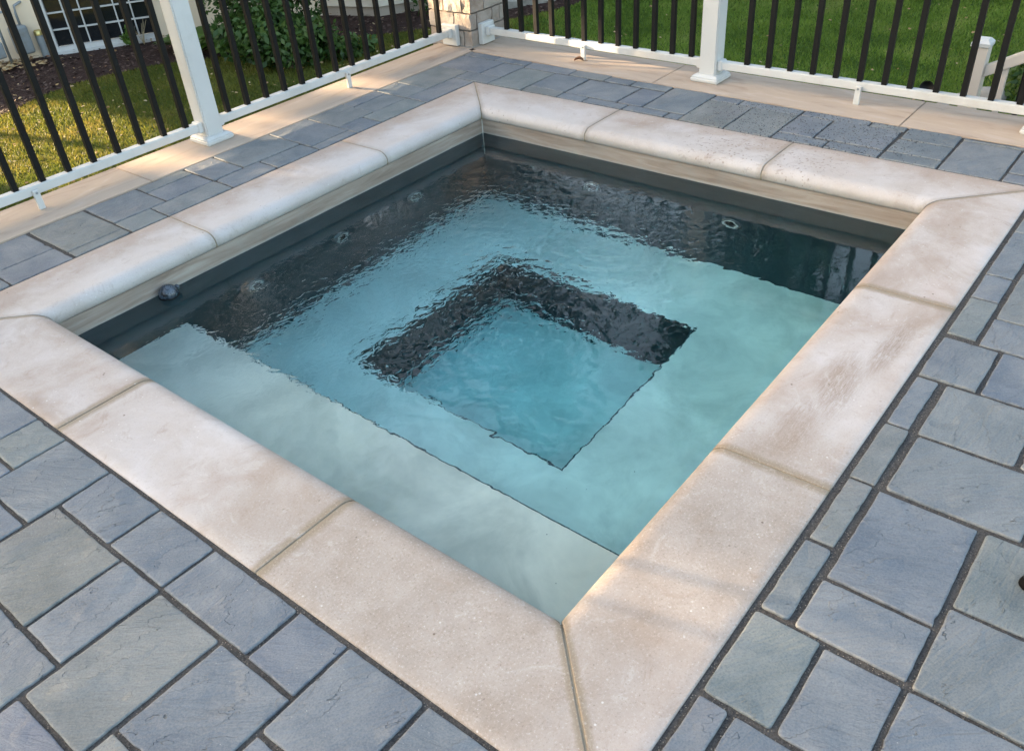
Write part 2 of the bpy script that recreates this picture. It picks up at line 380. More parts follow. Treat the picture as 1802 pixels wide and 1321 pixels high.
t = NT('black_gloss_rubber'); bn = t.noise(38, 4, .6); M['ball'] = t.bsdf(t.mix(t.mr(bn, .4, .65), (.010, .013, .017), (.06, .085, .115)), t.mr(bn, .3, .7, .12, .4), t.bump(bn, .35, .006), .7)  # mottled blue reflection painted into the black
t = NT('brown_leaf'); M['brownleaf'] = t.bsdf(t.mix(t.noise(60, 4), (.07, .028, .012), (.16, .07, .03)), .6)
t = NT('shoe_fabric'); M['shoe'] = t.bsdf(t.mix(t.noise(200, 2), (.008, .014, .017), (.02, .03, .034)), .6, t.bump(t.noise(400, 2), .3, .001))
M['shoesole'] = simple('shoe_sole', (.004, .004, .005), .8, spec=.1)

# ------------------------------------------------------------ pavers
PAV = [
(-.158,1.751,-.008,1.909),(-.235,1.520,-.008,1.749),(-.155,1.911,-.008,2.148),(-.155,2.150,-.008,2.385),(-.155,2.387,-.008,2.70),(-.47,1.987,-.157,2.22),(-.39,2.222,-.157,2.46),(-.39,2.462,-.157,2.70),(-.47,1.520,-.237,1.749),(-.47,1.751,-.16,1.985),(-.155,1.288,-.008,1.518),
(-.155,1.062,-.008,1.286),(-.155,.760,-.008,1.060),(-.393,1.216,-.157,1.516),(-.393,1.060,-.157,1.214),(-.477,.835,-.157,1.056),
(-.71,1.060,-.396,1.36),(-.71,.835,-.480,1.053),(-.402,.606,-.159,.830),(-.64,.606,-.404,.830),(-.155,.606,-.008,.758),
(-.239,.388,-.008,.603),(-.239,.152,-.008,.385),(-.395,.374,-.241,.603),(.791,-.080,1.028,-.014),(.554,-.080,.789,-.012),
(.704,-.313,1.024,-.088),(.549,-.313,.702,-.086),(.775,-.55,1.024,-.320),(.543,-.55,.773,-.318),(.316,-.154,.548,-.010),
(.314,-.310,.541,-.156),(.23,-.55,.541,-.313),(.155,-.080,.312,-.010),(.0,-.31,.310,-.083),(2.170,-.096,2.505,-.014),
(2.507,-.25,2.8,-.014),(2.004,-.097,2.166,-.014),(1.763,-.099,2.001,-.014),(1.914,-.40,2.23,-.108),(1.747,-.32,1.912,-.108),
(1.516,-.168,1.745,-.014),(1.516,-.40,1.745,-.171),(1.270,-.320,1.512,-.092),(1.029,-.392,1.267,-.096),(1.030,-.080,1.27,-.014),(1.272,-.078,1.513,-.014),
(1.270,-.56,1.512,-.323),(.09,2.782,.328,2.93),(.25,2.931,.570,3.166),(.330,2.779,.570,2.929),(.578,2.846,.819,3.164),
(.578,2.779,.815,2.843),(.823,2.920,1.067,3.164),(.822,2.779,.985,2.917),(1.071,3.079,1.308,3.164),(1.070,2.921,1.305,3.076),
(.988,2.779,1.307,2.918),(1.311,2.922,1.472,3.164),(1.310,2.779,1.553,2.919),(1.475,2.922,1.802,3.164),(1.556,2.779,1.799,2.917),
(1.806,2.846,2.043,3.164),(1.803,2.779,2.041,2.843),(2.047,2.924,2.288,3.164),(2.044,2.779,2.203,2.921),(2.292,3.079,2.531,3.164),
(2.290,2.923,2.528,3.076),(2.206,2.779,2.53,2.920),(2.534,2.924,2.696,3.164),(2.699,2.928,3.032,3.164),(2.533,2.779,2.908,2.924),
(3.264,2.931,3.338,3.164),(3.258,2.697,3.334,2.929),(3.035,2.846,3.262,3.164),(2.911,2.687,3.032,2.924),(3.035,2.690,3.254,2.843),
(2.911,2.459,3.226,2.683),(3.235,2.380,3.328,2.694),(3.234,2.150,3.321,2.378),(3.231,1.990,3.312,2.148),(3.231,1.769,3.309,1.988),
(2.990,2.231,3.222,2.455),(2.911,2.226,2.987,2.454),(2.985,1.911,3.222,2.226),(2.911,2.070,2.981,2.223),(2.911,1.834,2.981,2.067),
(2.985,1.763,3.222,1.907),(2.911,1.604,2.981,1.832),(2.987,1.525,3.300,1.759),(2.911,1.524,2.983,1.602),(2.911,1.292,3.216,1.521),
(3.221,1.374,3.298,1.522),(3.221,1.067,3.295,1.372),(2.911,1.066,3.216,1.289),(2.991,.904,3.222,1.063),(2.911,.829,2.987,1.062),
(2.998,.603,3.232,.901),(2.911,.600,2.994,.827),(3.227,.753,3.291,1.063),(3.236,.597,3.291,.751),(3.155,.369,3.290,.593),
(3.001,.369,3.152,.593),(2.911,.367,2.998,.594),(3.252,.130,3.288,.364),(2.911,.134,3.248,.364),(3.006,-.10,3.286,.130),(2.911,-.10,3.003,.130)]
GX0, GX1, GY0, GY1, U = -2.35, 3.30, -2.0, 3.16, .0785
def clash(a, b, e=.004): return a[0] < b[2]-e and b[0] < a[2]-e and a[1] < b[3]-e and b[1] < a[3]-e
def subtract_cover():
    out = []
    blocks = PAV + [(0, 0, A, B)]
    nx, ny = int((GX1-GX0)/U), int((GY1-GY0)/U)
    occ = np.zeros((nx, ny), bool)
    for i in range(nx):
        for j in range(ny):
            c = (GX0+i*U, GY0+j*U, GX0+(i+1)*U, GY0+(j+1)*U)
            occ[i, j] = any(clash(c, b) for b in blocks)
    sizes = [(4, 3), (3, 3), (3, 4), (3, 2), (2, 3), (2, 2), (4, 2), (2, 1), (3, 1), (1, 2), (1, 1)]
    for i in range(nx):
        for j in range(ny):
            if occ[i, j]: continue
            cand = sizes[:7]; random.shuffle(cand); cand = cand + sizes[7:]
            for w, h in cand:
                if i+w <= nx and j+h <= ny and not occ[i:i+w, j:j+h].any():
                    occ[i:i+w, j:j+h] = True
                    out.append((GX0+i*U, GY0+j*U, GX0+(i+w)*U, GY0+(j+h)*U)); break
    # cut pieces fill what the whole stones leave over
    u = .0245; nx, ny = int((GX1-GX0)/u), int((GY1-GY0)/u); occ = np.zeros((nx, ny), bool)
    for b in blocks+out:
        i0, i1 = int(math.floor((b[0]-GX0)/u+.15)), int(math.ceil((b[2]-GX0)/u-.15)); j0, j1 = int(math.floor((b[1]-GY0)/u+.15)), int(math.ceil((b[3]-GY0)/u-.15))
        occ[max(0, i0):max(0, i1), max(0, j0):max(0, j1)] = True
    for i in range(nx):
        for j in range(ny):
            if occ[i, j]: continue
            w = 1
            while i+w < nx and w < 10 and not occ[i+w, j]: w += 1
            h = 1
            while j+h < ny and h < 10 and not occ[i:i+w, j+h].any(): h += 1
            occ[i:i+w, j:j+h] = True
            if w > 1 and h > 1:
                q = (GX0+i*u, GY0+j*u, GX0+(i+w)*u, GY0+(j+h)*u)
                if not any(clash(q, b, .006) for b in PAV): out.append(q)
    return out
TONES = {13: .97, 30: .82, 48: .6, 49: .15, 51: .95, 0: .9, 18: .35, 15: .72, 12: .1, 26: .08, 38: .8, 24: .75, 45: .72}
def build_pavers():
    V, F, T1, T2, E = [], [], [], [], []
    faces = []
    for k, (x0, y0, x1, y1) in enumerate(PAV + subtract_cover()):
        gap = .0024 + random.random()*.0022
        near = (x0+.58)**2+(y0+.4)**2 < 4.5 and y1 < 2.5
        gap += .0010 if near else -.0006
        x0 += gap; y0 += gap; x1 -= gap; y1 -= gap
        if x1-x0 < .012 or y1-y0 < .012: continue
        tone = TONES.get(k, random.random()*.86); t2 = random.random()
        rc = random.uniform(.0025, .007); tw = random.uniform(-.0016, .0016)
        x0 += random.uniform(-.001, .001); y1 += random.uniform(-.001, .001)
        pts = []
        st = .016
        def side(a, b):
            n = max(2, int(math.dist(a, b)/st)); return [(a[0]+(b[0]-a[0])*i/n, a[1]+(b[1]-a[1])*i/n) for i in range(n)]
        corners = [(x0, y0), (x1, y0), (x1, y1), (x0, y1)]
        for i in range(4):
            p, q = corners[i], corners[(i+1) % 4]; o_ = corners[i-1]
            dx, dy = (q[0]-p[0]), (q[1]-p[1]); L = math.hypot(dx, dy); dx /= L; dy /= L
            ex, ey = (o_[0]-p[0]), (o_[1]-p[1]); Le = math.hypot(ex, ey); ex /= Le; ey /= Le
            r = rc*random.uniform(.5, 1.6)
            cx, cy = p[0]+(dx+ex)*r, p[1]+(dy+ey)*r
            for a in (0, .25, .5, .75, 1):
                an = a*math.pi/2
                pts.append((cx - dx*r*math.cos(an) - ex*r*math.sin(an), cy - dy*r*math.cos(an) - ey*r*math.sin(an)))
            a_, b_ = (p[0]+dx*r, p[1]+dy*r), (q[0]-dx*r, q[1]-dy*r)
            pts += side(a_, b_)[1:]
        cxm, cym = (x0+x1)/2, (y0+y1)/2
        n = len(pts); rings = []
        hz = random.uniform(-.001, .001)
        wob = []
        for (x, y) in pts:
            nv = noise.noise(Vector((x*34+k*7, y*34, k*1.3)))*.0017 + noise.noise(Vector((x*9, y*9+k*3, 4)))*.0015
            ch = max(0, noise.noise(Vector((x*52, y*52, k*2.1)))-.42)*.012
            wob.append(nv - ch)
        for inset, z, e in ((0, -.012, 1), (.0, -.0030, 1), (.0006, -.0009, 1), (.0018, -.0001, .8), (.006, 0, .1), (.02, 0.0, 0)):
            ring = []
            for (x, y), w_ in zip(pts, wob):
                dx, dy = x-cxm, y-cym
                hw, hh = (x1-x0)/2, (y1-y0)/2
                sx = (hw-inset+w_)/hw; sy = (hh-inset+w_)/hh
                if inset >= .02: sx = min(sx, .86); sy = min(sy, .86)
                if inset >= .02 and (hw < .03 or hh < .03): sx = min(sx, .7); sy = min(sy, .55 if hh < .03 else sy)
                X, Y = cxm+dx*sx, cym+dy*sy
                zz = z + hz + tw*dx/hw + noise.noise(Vector((X*8, Y*8, k)))*.0009
                ring.append(len(V)); V.append((X, Y, zz)); E.append(e)
            rings.append(ring)
        for r0, r1 in zip(rings, rings[1:]):
            for i in range(n): faces.append((r0[i], r0[(i+1) % n], r1[(i+1) % n], r1[i])); T1.append(tone); T2.append(t2)
        c = len(V); V.append((cxm, cym, hz)); E.append(0)
        for i in range(n): faces.append((rings[-1][i], rings[-1][(i+1) % n], c)); T1.append(tone); T2.append(t2)
    me = bpy.data.meshes.new('patio'); me.from_pydata(V, [], faces)
    a = me.attributes.new('tone', 'FLOAT', 'FACE'); a.data.foreach_set('value', T1)
    a = me.attributes.new('tone2', 'FLOAT', 'FACE'); a.data.foreach_set('value', T2)
    a = me.attributes.new('edge', 'FLOAT', 'POINT'); a.data.foreach_set('value', E)
    o = obj('patio', me, M['blue'], kind='structure'); smooth(o); return o
build_pavers()

# jointing sand: a sheet with a hole for the pool
bm = bmesh.new()
def sheet(bm, x0, y0, x1, y1, z, nx=1, ny=1):
    g = [[bm.verts.new((x0+(x1-x0)*i/nx, y0+(y1-y0)*j/ny, z)) for j in range(ny+1)] for i in range(nx+1)]
    for i in range(nx):
        for j in range(ny): bm.faces.new((g[i][j], g[i+1][j], g[i+1][j+1], g[i][j+1]))
for a in ((-2.4, -2.05, 0.002, 3.30), (0.002, -2.05, 3.36, 0.002), (0.002, B-.002, 3.36, 3.30), (A-.002, 0.002, 3.36, B-.002)):
    sheet(bm, *a, -.0055, 1, 1)
obj('sand', bm, M['sand'], kind='structure')

# ------------------------------------------------------------ plunge pool
pool = thing('plunge_pool', 'square sunken plunge pool with rounded pale limestone coping and walls darker than its benches', 'pool', (A/2, B/2, 0))
pinv = Matrix.Translation((-A/2, -B/2, 0))
def part(name, bm_or_me, mat, parent=pool):
    o = obj(name, bm_or_me, mat, parent); o.matrix_parent_inverse = Matrix.Translation(parent.location).inverted(); return o
# coping profile across a stone, from outer edge (d=0) to pool edge (d=CW)
def profile():
    pr = [(0, -.055), (0, -.004), (.0012, -.0012), (.004, 0)]
    for d in np.linspace(.03, CW-.056, 9): pr.append((float(d), 0))
    a, bq = .052, .058
    for k in range(1, 15):
        an = math.pi/2*k/14
        pr.append((CW-a+a*math.sin(an)**1.0, -(bq*(1-math.cos(an)))*.62))
    # under curve back towards the wall
    zc = -bq*.62
    for k in range(1, 7):
        an = math.pi/2*k/6
        pr.append((CW-.016*(1-math.cos(an)), zc-(.0631+zc)*math.sin(an)))
    pr.append((CW-.05, -.0631)); pr.append((0.02, -.0631))
    return pr
PR = profile()
def coping_stone(side, s0, s1, mit0, mit1, label=None):
    # side gives frame: origin, along, inward ; mit = mitre at that end
    (ox, oy), (ax, ay), (nx, ny), L, far = side
    g = .003
    nseg = max(2, int((s1-s0)/.03))
    V, F, AC, JO, FA = [], [], [], [], []
    Lc = s1-s0
    fr = [0, .0012/Lc, .003/Lc, .006/Lc, .012/Lc, .022/Lc] + [k/nseg for k in range(1, nseg)] + [1-.022/Lc, 1-.012/Lc, 1-.006/Lc, 1-.003/Lc, 1-.0012/Lc, 1]
    nseg = len(fr)-1
    for i in range(nseg+1):
        f = fr[i]
        for (d, z) in PR:
            a0 = s0 + (d if mit0 else 0) + g*(1.2 if mit0 else 1); a1 = s1 - (d if mit1 else 0) - g*(1.2 if mit1 else 1)
            s = a0+(a1-a0)*f
            ends = min(s-a0, a1-s)
            zz = z
            if d > .002: zz = z - .0011*max(0, 1-ends/.003)**2 + (noise.noise(Vector((ox+ax*s*5, oy+ay*s*5, d*9)))*.0012 if z > -.03 else 0)
            V.append((ox+ax*s+nx*d, oy+ay*s+ny*d, zz)); AC.append(d/CW); JO.append(ends); FA.append(far)
    m = len(PR)
    for i in range(nseg):
        for j in range(m-1): F.append((i*m+j, i*m+j+1, (i+1)*m+j+1, (i+1)*m+j))
    flip = (ax*ny-ay*nx) > 0
    if not flip: F = [f[::-1] for f in F]
    caps = [tuple(range(m)), tuple(range(nseg*m, nseg*m+m))[::-1]]
    me = bpy.data.meshes.new('coping_stone'); me.from_pydata(V, [], F+caps)
    for nme, arr in (('across', AC), ('joint', JO), ('far', FA)):
        a = me.attributes.new(nme, 'FLOAT', 'POINT'); a.data.foreach_set('value', [float(q) for q in arr])
    for k, p in enumerate(me.polygons): p.use_smooth = k < len(F)
    bmx = bmesh.new(); bmx.from_mesh(me); bmesh.ops.recalc_face_normals(bmx, faces=bmx.faces); bmx.to_mesh(me); bmx.free()
    o = part('coping_stone', me, M['coping'])
    if label: o['label'] = label
    return o
SIDES = {
 'NL': ((0, 0), (0, 1), (1, 0), B, 0.0), 'NR': ((0, 0), (1, 0), (0, 1), A, 0.0),
 'LF': ((0, B), (1, 0), (0, -1), A, 1.0), 'FR': ((A, 0), (0, 1), (-1, 0), B, .8)}
JN = {'NL': [.923, 1.816], 'NR': [.955, 1.899], 'LF': [.984, 1.929], 'FR': [.952, 1.834]}
for k, sd in SIDES.items():
    cuts = [0]+JN[k]+[sd[3]]
    for i in range(3):
        lab = None
        if k == 'NR' and i == 1: lab = 'coping stone with a fan-shaped brown dirt scuff'
        if k == 'FR' and i == 1: lab = 'coping stone spotted with dark water drops'
        coping_stone(sd, cuts[i], cuts[i+1], i == 0, i == 2, lab)
# mortar beads in the joints
def mortar(p0, p1, w=.0045):
    # bead following the profile between two stones; p0 outer end, p1 pool end (xy)
    a = Vector((*p0, 0)); b = Vector((*p1, 0)); d = (b-a); L = d.length; n = Vector((-d.y, d.x, 0)).normalized()
    V, F = [], []
    pr = [(q, z) for q, z in PR[1:-5]]
    for (q, z) in pr:
        c = a+d*(q/CW)
        for sgn, dz in ((-1, -.0035), (-.45, -.0026), (.45, -.0026), (1, -.0035)):
            V.append(tuple(c+n*w*sgn+Vector((0, 0, z+dz - (.002 if q > CW-.02 else 0)))))
    for i in range(len(pr)-1):
        for j in range(3): F.append((i*4+j, i*4+j+1, i*4+j+5, i*4+j+4))
    me = bpy.data.meshes.new('mortar_joint'); me.from_pydata(V, [], F); o = part('mortar_joint', me, M['mortar']); smooth(o)
for k, ((ox, oy), (ax, ay), (nx, ny), L, far) in SIDES.items():
    for s in JN[k]: mortar((ox+ax*s, oy+ay*s), (ox+ax*s+nx*(CW-.001), oy+ay*s+ny*(CW-.001)))
for (cx, cy, sx, sy) in ((0, 0, 1, 1), (A, 0, -1, 1), (0, B, 1, -1), (A, B, -1, -1)):
    mortar((cx, cy), (cx+sx*(CW-.001), cy+sy*(CW-.001)), .0058)
# waterline band (four wall strips above and just below the water)
TB = .02
def ring_walls(name, x0, y0, x1, y1, z0, z1, th, mat, parent=pool):
    bm = bmesh.new()
    box(bm, x0-th, y0-th, z0, x0, y1+th, z1); box(bm, x1, y0-th, z0, x1+th, y1+th, z1)
    box(bm, x0, y0-th, z0, x1, y0, z1); box(bm, x0, y1, z0, x1, y1+th, z1)
    return part(name, bm, mat, parent)
ring_walls('waterline_band', WX0, WY0, WX1, WY1, ZW-.003, -.0645, .05, M['band'])
bm = bmesh.new()
for cx, cy in ((WX1-.0015, WY1-.0015),):
    tube(bm, [(cx, cy, -.065), (cx, cy, ZW-.3)], .0028, 6)
part('corner_caulk', bm, simple('white_caulk', (.6, .58, .54), .5))
ZB, ZS, ZF = -.93, -.475, -1.36
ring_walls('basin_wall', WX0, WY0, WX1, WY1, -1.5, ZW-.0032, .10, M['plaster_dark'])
# benches round the well, the upper step along the near left side
wx0, wx1, wy0, wy1 = 1.195, 2.155, .968, 2.018
XS = .775
def bench_mesh():
    bm = bmesh.new()
    for (a, b_, c, d) in ((XS-.001, WY0, wx0, WY1), (wx1, WY0, WX1, WY1), (wx0, WY0, wx1, wy0), (wx0, wy1, wx1, WY1)):
        sheet(bm, a, b_, c, d, ZB)
    bmesh.ops.remove_doubles(bm, verts=bm.verts, dist=1e-4)
    return bm
part('bench', bench_mesh(), M['plaster'])
bm = bmesh.new(); sheet(bm, WX0, WY0, XS, WY1, ZS); part('step', bm, M['plaster_step'])
bm = bmesh.new()
v = [bm.verts.new(q) for q in ((XS, WY0, ZS-.001), (XS, WY1, ZS-.001), (XS, WY1, ZB-.01), (XS, WY0, ZB-.01))]; bm.faces.new(v)
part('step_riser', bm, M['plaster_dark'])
bm = bmesh.new()
for (x, y, X, Y) in ((wx0, wy0, wx0, wy1), (wx0, wy1, wx1, wy1), (wx1, wy1, wx1, wy0), (wx1, wy0, wx0, wy0)):
    v = [bm.verts.new(q) for q in ((x, y, ZB-.002), (X, Y, ZB-.002), (X, Y, ZF-.01), (x, y, ZF-.01))]; bm.faces.new(v)
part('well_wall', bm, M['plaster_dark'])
bm = bmesh.new(); sheet(bm, wx0-.01, wy0-.01, wx1+.01, wy1+.01, ZF); part('well_floor', bm, M['plaster_white'])
# slim dark trim lines on the near lips of step and well
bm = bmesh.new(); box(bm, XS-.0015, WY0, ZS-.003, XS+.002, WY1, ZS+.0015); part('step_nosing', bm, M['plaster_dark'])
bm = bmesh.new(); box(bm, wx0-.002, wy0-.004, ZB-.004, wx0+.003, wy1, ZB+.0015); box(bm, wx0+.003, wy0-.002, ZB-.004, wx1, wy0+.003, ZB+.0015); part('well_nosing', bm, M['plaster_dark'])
# wall jets
def jet(x, y, z, inward):
    q = Vector((*inward, 0)).to_track_quat('Z', 'Y').to_matrix().to_4x4(); Mx = Matrix.Translation((x, y, z)) @ q
    bm = bmesh.new(); lathe(bm, [(.026, .001), (.028, .010), (.033, .012), (.040, .010), (.046, .005), (.048, -.002)], 32, M=Mx)
    j = part('jet', bm, M['jetring']); smooth(j)
    bm = bmesh.new(); lathe(bm, [(.0275, .0105), (.030, .0155), (.035, .0145), (.0365, .0115)], 32, M=Mx); rr_ = obj('ring', bm, M['white'], j); smooth(rr_); rr_.matrix_parent_inverse = Matrix.Identity(4)
    bm = bmesh.new(); rg = lathe(bm, [(.027, .006), (.025, .002), (.022, .001), (.012, .001), (.010, .006), (.001, .007)], 24, M=Mx)
    n = obj('nozzle', bm, M['black'], j); smooth(n); n.matrix_parent_inverse = Matrix.Identity(4)
for x in (1.107, 1.593, 2.077): jet(x, WY1, -.475, (0, -1))
for y in (1.069, 1.801): jet(WX1, y, -.48, (-1, 0))

# water body
def water_mesh():
    nx, ny = 420, 396
    e = .012
    xs = np.linspace(WX0-e, WX1+e, nx); ys = np.linspace(WY0-e, WY1+e, ny)
    X, Y = np.meshgrid(xs, ys, indexing='ij')
    Z = np.zeros_like(X)
    def w(cx, cy, r, sy=1): return np.exp(-(((X-cx)/r)**2+((Y-cy)/(r*sy))**2))
    amp = .15+1.25*w(1.75, 1.75, .75)+1.0*w(1.9, 1.3, .6)+.9*w(1.0, 1.9, .7)+.35*w(.7, 1.3, .8)
    def ss(v, a, b): q = np.clip((v-a)/(b-a), 0, 1); return q*q*(3-2*q)
    calm = ss(WX1-X, .12, .42)*ss(WY1-Y, .12, .44)*ss(X-WX0, 0, .12)*ss(Y-WY0, .05, .5)
    amp = amp*(.04+calm)
    for i in range(90):
        lam = .026+.12*rng.random()**2.2
        an = rng.uniform(0, 2*math.pi); k = 2*math.pi/lam
        ph = rng.uniform(0, 6.28); a = .000038*(lam/.05)**.7
        # wander the phase so crests break up
        warp = 2.2*np.sin(X*rng.uniform(3, 9)+rng.uniform(0, 6))*np.cos(Y*rng.uniform(3, 9)+rng.uniform(0, 6))
        Z += a*np.sin(k*(X*math.cos(an)+Y*math.sin(an))+ph+warp)
    # expanding rings: return flow near the far corner and around jets
    for cx, cy, a, lam, r in ((2.22, 2.12, .0009, .05, .42), (1.55, 1.35, .0007, .06, .4), (2.3, 1.1, .0006, .045, .22), (1.9, 1.25, .0009, .09, .35), (1.2, 2.15, .0006, .045, .25)):
        D = np.hypot(X-cx, Y-cy); Z += a*.35*np.sin(2*math.pi*D/lam)*np.exp(-(D/r)**2)
    Z = ZW + Z*amp
    top = np.stack([X.ravel(), Y.ravel(), Z.ravel()], 1)
    I = np.arange(nx*ny).reshape(nx, ny)
    F = np.stack([I[:-1, :-1], I[1:, :-1], I[1:, 1:], I[:-1, 1:]], -1).reshape(-1, 4)
    loop = list(I[:, 0])+list(I[-1, 1:])+list(I[-2::-1, -1])+list(I[0, -2:0:-1])
    Vb = top[loop].copy(); Vb[:, 2] = -1.42
    V = np.vstack([top, Vb, [[(WX0+WX1)/2, (WY0+WY1)/2, -1.42]]]); n = len(loop); b0 = len(top); cidx = len(V)-1
    fs = F.tolist()
    for i in range(n): fs.append((loop[i], b0+i, b0+(i+1) % n, loop[(i+1) % n]))
    for i in range(n): fs.append((b0+(i+1) % n, b0+i, cidx))
    me = bpy.data.meshes.new('water'); me.from_pydata(V.tolist(), [], fs)
    nf = len(F)
    sm = np.zeros(len(me.polygons), bool); sm[:nf] = True; me.polygons.foreach_set('use_smooth', sm)
    bmx = bmesh.new(); bmx.from_mesh(me); bmesh.ops.recalc_face_normals(bmx, faces=bmx.faces); bmx.to_mesh(me); bmx.free()
    return me
obj('water', water_mesh(), M['water'], kind='structure')

# black ball shaped float against the band
bt = thing('pool_float', 'small glossy black ball-shaped float resting at the waterline against the tan band', 'pool float', (.722, 2.440, ZW))
bm = bmesh.new(); bmesh.ops.create_icosphere(bm, subdivisions=4, radius=.037)
for v in bm.verts:
    n = noise.noise(v.co*30)*.0035; v.co *= 1+n/.07; v.co.z *= .88; v.co.z += .011
smooth(obj('shell', bm, M['ball'], bt))
bm = bmesh.new(); lathe(bm, [(.0385, -.004), (.040, 0), (.0385, .004)], 32); smooth(obj('rim', bm, M['black'], bt))
bm = bmesh.new(); lathe(bm, [(.0001, .0), (.009, .001), (.011, .006), (.008, .012), (.0001, .014)], 16, M=Matrix.Translation((.033, -.004, .018)) @ Matrix.Rotation(R(60), 4, 'Y')); smooth(obj('valve', bm, M['ball'], bt))

# ------------------------------------------------------------ retaining walls with cap stones
def capstone(parent, quad, mat, z0=-.06, z1=.0012):
    bm = bmesh.new()
    lo = [bm.verts.new((x, y, z0)) for x, y in quad]; hi = [bm.verts.new((x, y, z1)) for x, y in quad]
    bm.faces.new(hi); bm.faces.new(lo[::-1])
    for i in range(4): bm.faces.new((lo[i], lo[(i+1) % 4], hi[(i+1) % 4], hi[i]))
    bmesh.ops.recalc_face_normals(bm, faces=bm.faces)
    bmesh.ops.bevel(bm, geom=[e for e in bm.edges], offset=.002, segments=2, affect='EDGES')
    return obj('cap_stone', bm, mat, parent)
wl = thing('retaining_wall', 'buff stone-capped garden wall along the left railing above the leafy lawn', 'wall', (0, 0, 0))
JL = [-2.4, -1.3, -.12, 1.156, 2.52, 3.392]
for a, b_ in zip(JL, JL[1:]): capstone(wl, [(a+.0015, 3.171), (b_-.0015, 3.171), (b_-.0015, 3.482), (a+.0015, 3.482)], M['capx'])
def block_wall(name, parent, axis, a0, a1, face, depth, z0, z1, sgn, dims=(.30, .095), seed=3):
    """rock-face block wall as one mesh; axis 0: runs along x, outer face at y=face"""
    rr = random.Random(seed); bm = bmesh.new(); T = []
    lay = bm.faces.layers.float.new('tone')
    z = z1; row = 0
    while z > z0+.001:
        h = min(dims[1], z-z0); a = a0 - (rr.random()*.15 if row % 2 else 0)
        while a < a1:
            L = dims[0]*rr.uniform(.65, 1.15); s0, s1 = max(a, a0)+.004, min(a+L, a1)-.004; a += L
            if s1-s0 < .03: continue
            pr = rr.uniform(0, .012)
            lo_, hi_ = (face-depth, face+pr) if sgn > 0 else (face-pr, face+depth)
            before = set(bm.faces)
            if axis == 0: box(bm, s0, lo_, z-h+.005, s1, hi_, z-.004, .007, 2)
            else: box(bm, lo_, s0, z-h+.005, hi_, s1, z-.004, .007, 2)
            tn = rr.random()
            for f in set(bm.faces)-before: f[lay] = tn
        z -= h; row += 1
    o = obj(name, bm, M['wallblock'], parent); return o
block_wall('wall_face', wl, 0, -2.4, 3.39, 3.462, .08, LAWN-.1, -.062, 1)
boxobj('wall_core', (-2.4, 3.18, LAWN-.1, 3.39, 3.45, -.0625), M['greymortar'], wl)
wr = thing('retaining_wall', 'buff stone-capped garden wall along the right railing above the green lawn', 'wall', (0, 0, 0))
def xin(y): return 3.295 + (max(0, y-1.2)/1.97)**1.3*.055 - max(0, 1.2-y)*.006
JR = [3.205, 1.90, .637, -.62, -2.0]
for b_, a in zip(JR, JR[1:]):
    capstone(wr, [(xin(a), a+.0015), (3.655+.012*(a-1.5), a+.0015), (3.655+.012*(b_-1.5), b_-.0015), (xin(b_), b_-.0015)], M['capy'])
block_wall('wall_face', wr, 1, -2.0, 3.2, 3.62, .08, LAWN-.1, -.062, 1, seed=9)
boxobj('wall_core', (3.33, -2.0, LAWN-.1, 3.60, 3.2, -.0625), M['greymortar'], wr)

# ------------------------------------------------------------ corner pillar
pl = thing('brick_pillar', 'square buff rock-face brick pillar where the two white railings meet', 'pillar', (3.57, 3.375, LAWN))
def pillar():
    rr = random.Random(5); bm = bmesh.new(); lay = bm.faces.layers.float.new('tone')
    x0, x1, y0, y1 = 3.402, 3.735, 3.215, 3.545
    ch = .0965; z = -.012; rows = []
    k = 0
    for k in range(-13, 12):
        zb = k*ch+.004; zt = (k+1)*ch-.006
        cut = (.6 if k % 2 else .38)
        n = 4
        for s in range(4):
            a, b_ = ((x0, x1) if s in (0, 2) else (y0, y1))
            m_ = a+(b_-a)*(cut if s in (0, 2) else 1-cut)
            for p, q in ((a, m_-.004), (m_+.004, b_)):
                pr = rr.uniform(.0, .007); before = set(bm.faces)
                # overlapping corners avoided: x-runs take the corners on even rows, y-runs on odd
                t_ = .055
                if s in (0, 2):
                    pa, qa = (p, q) if k % 2 == 0 else (max(p, x0+t_+.008), min(q, x1-t_-.008))
                    if s == 0: vs = box(bm, pa, y0-pr, zb, qa, y0+t_, zt)
                    else: vs = box(bm, pa, y1-t_, zb, qa, y1+pr, zt)
                else:
                    pa, qa = (p, q) if k % 2 == 1 else (max(p, y0+t_+.008), min(q, y1-t_-.008))
                    if s == 1: vs = box(bm, x1-t_, pa, zb, x1+pr, qa, zt)
                    else: vs = box(bm, x0-pr, pa, zb, x0+t_, qa, zt)
                tn = rr.random()
                for f in set(bm.faces)-before: f[lay] = tn
    bmesh.ops.subdivide_edges(bm, edges=[e for e in bm.edges], cuts=3, use_grid_fill=True)
    for v in bm.verts:
        n = Vector((noise.noise(v.co*22), noise.noise(v.co*22+Vector((5, 5, 5))), noise.noise(v.co*22+Vector((9, 1, 3)))*.3)); v.co += n*.009
    bm.verts.ensure_lookup_table()
    return bm
o = obj('brickwork', pillar(), M['wallblock'], pl); o.matrix_parent_inverse = Matrix.Translation(pl.location).inverted()
def ppart(name, dims, mat, bev=0):
    o = boxobj(name, dims, mat, pl, bev); o.matrix_parent_inverse = Matrix.Translation(pl.location).inverted(); return o
ppart('mortar_core', (3.418, 3.231, LAWN-.05, 3.719, 3.529, 1.16), M['greymortar'])
ppart('capstone', (3.36, 3.17, 1.162, 3.775, 3.59, 1.23), M['capx'], .006)
ppart('mortar_bed', (3.392, 3.205, -.006, 3.74, 3.55, .005), M['greymortar'], .002)

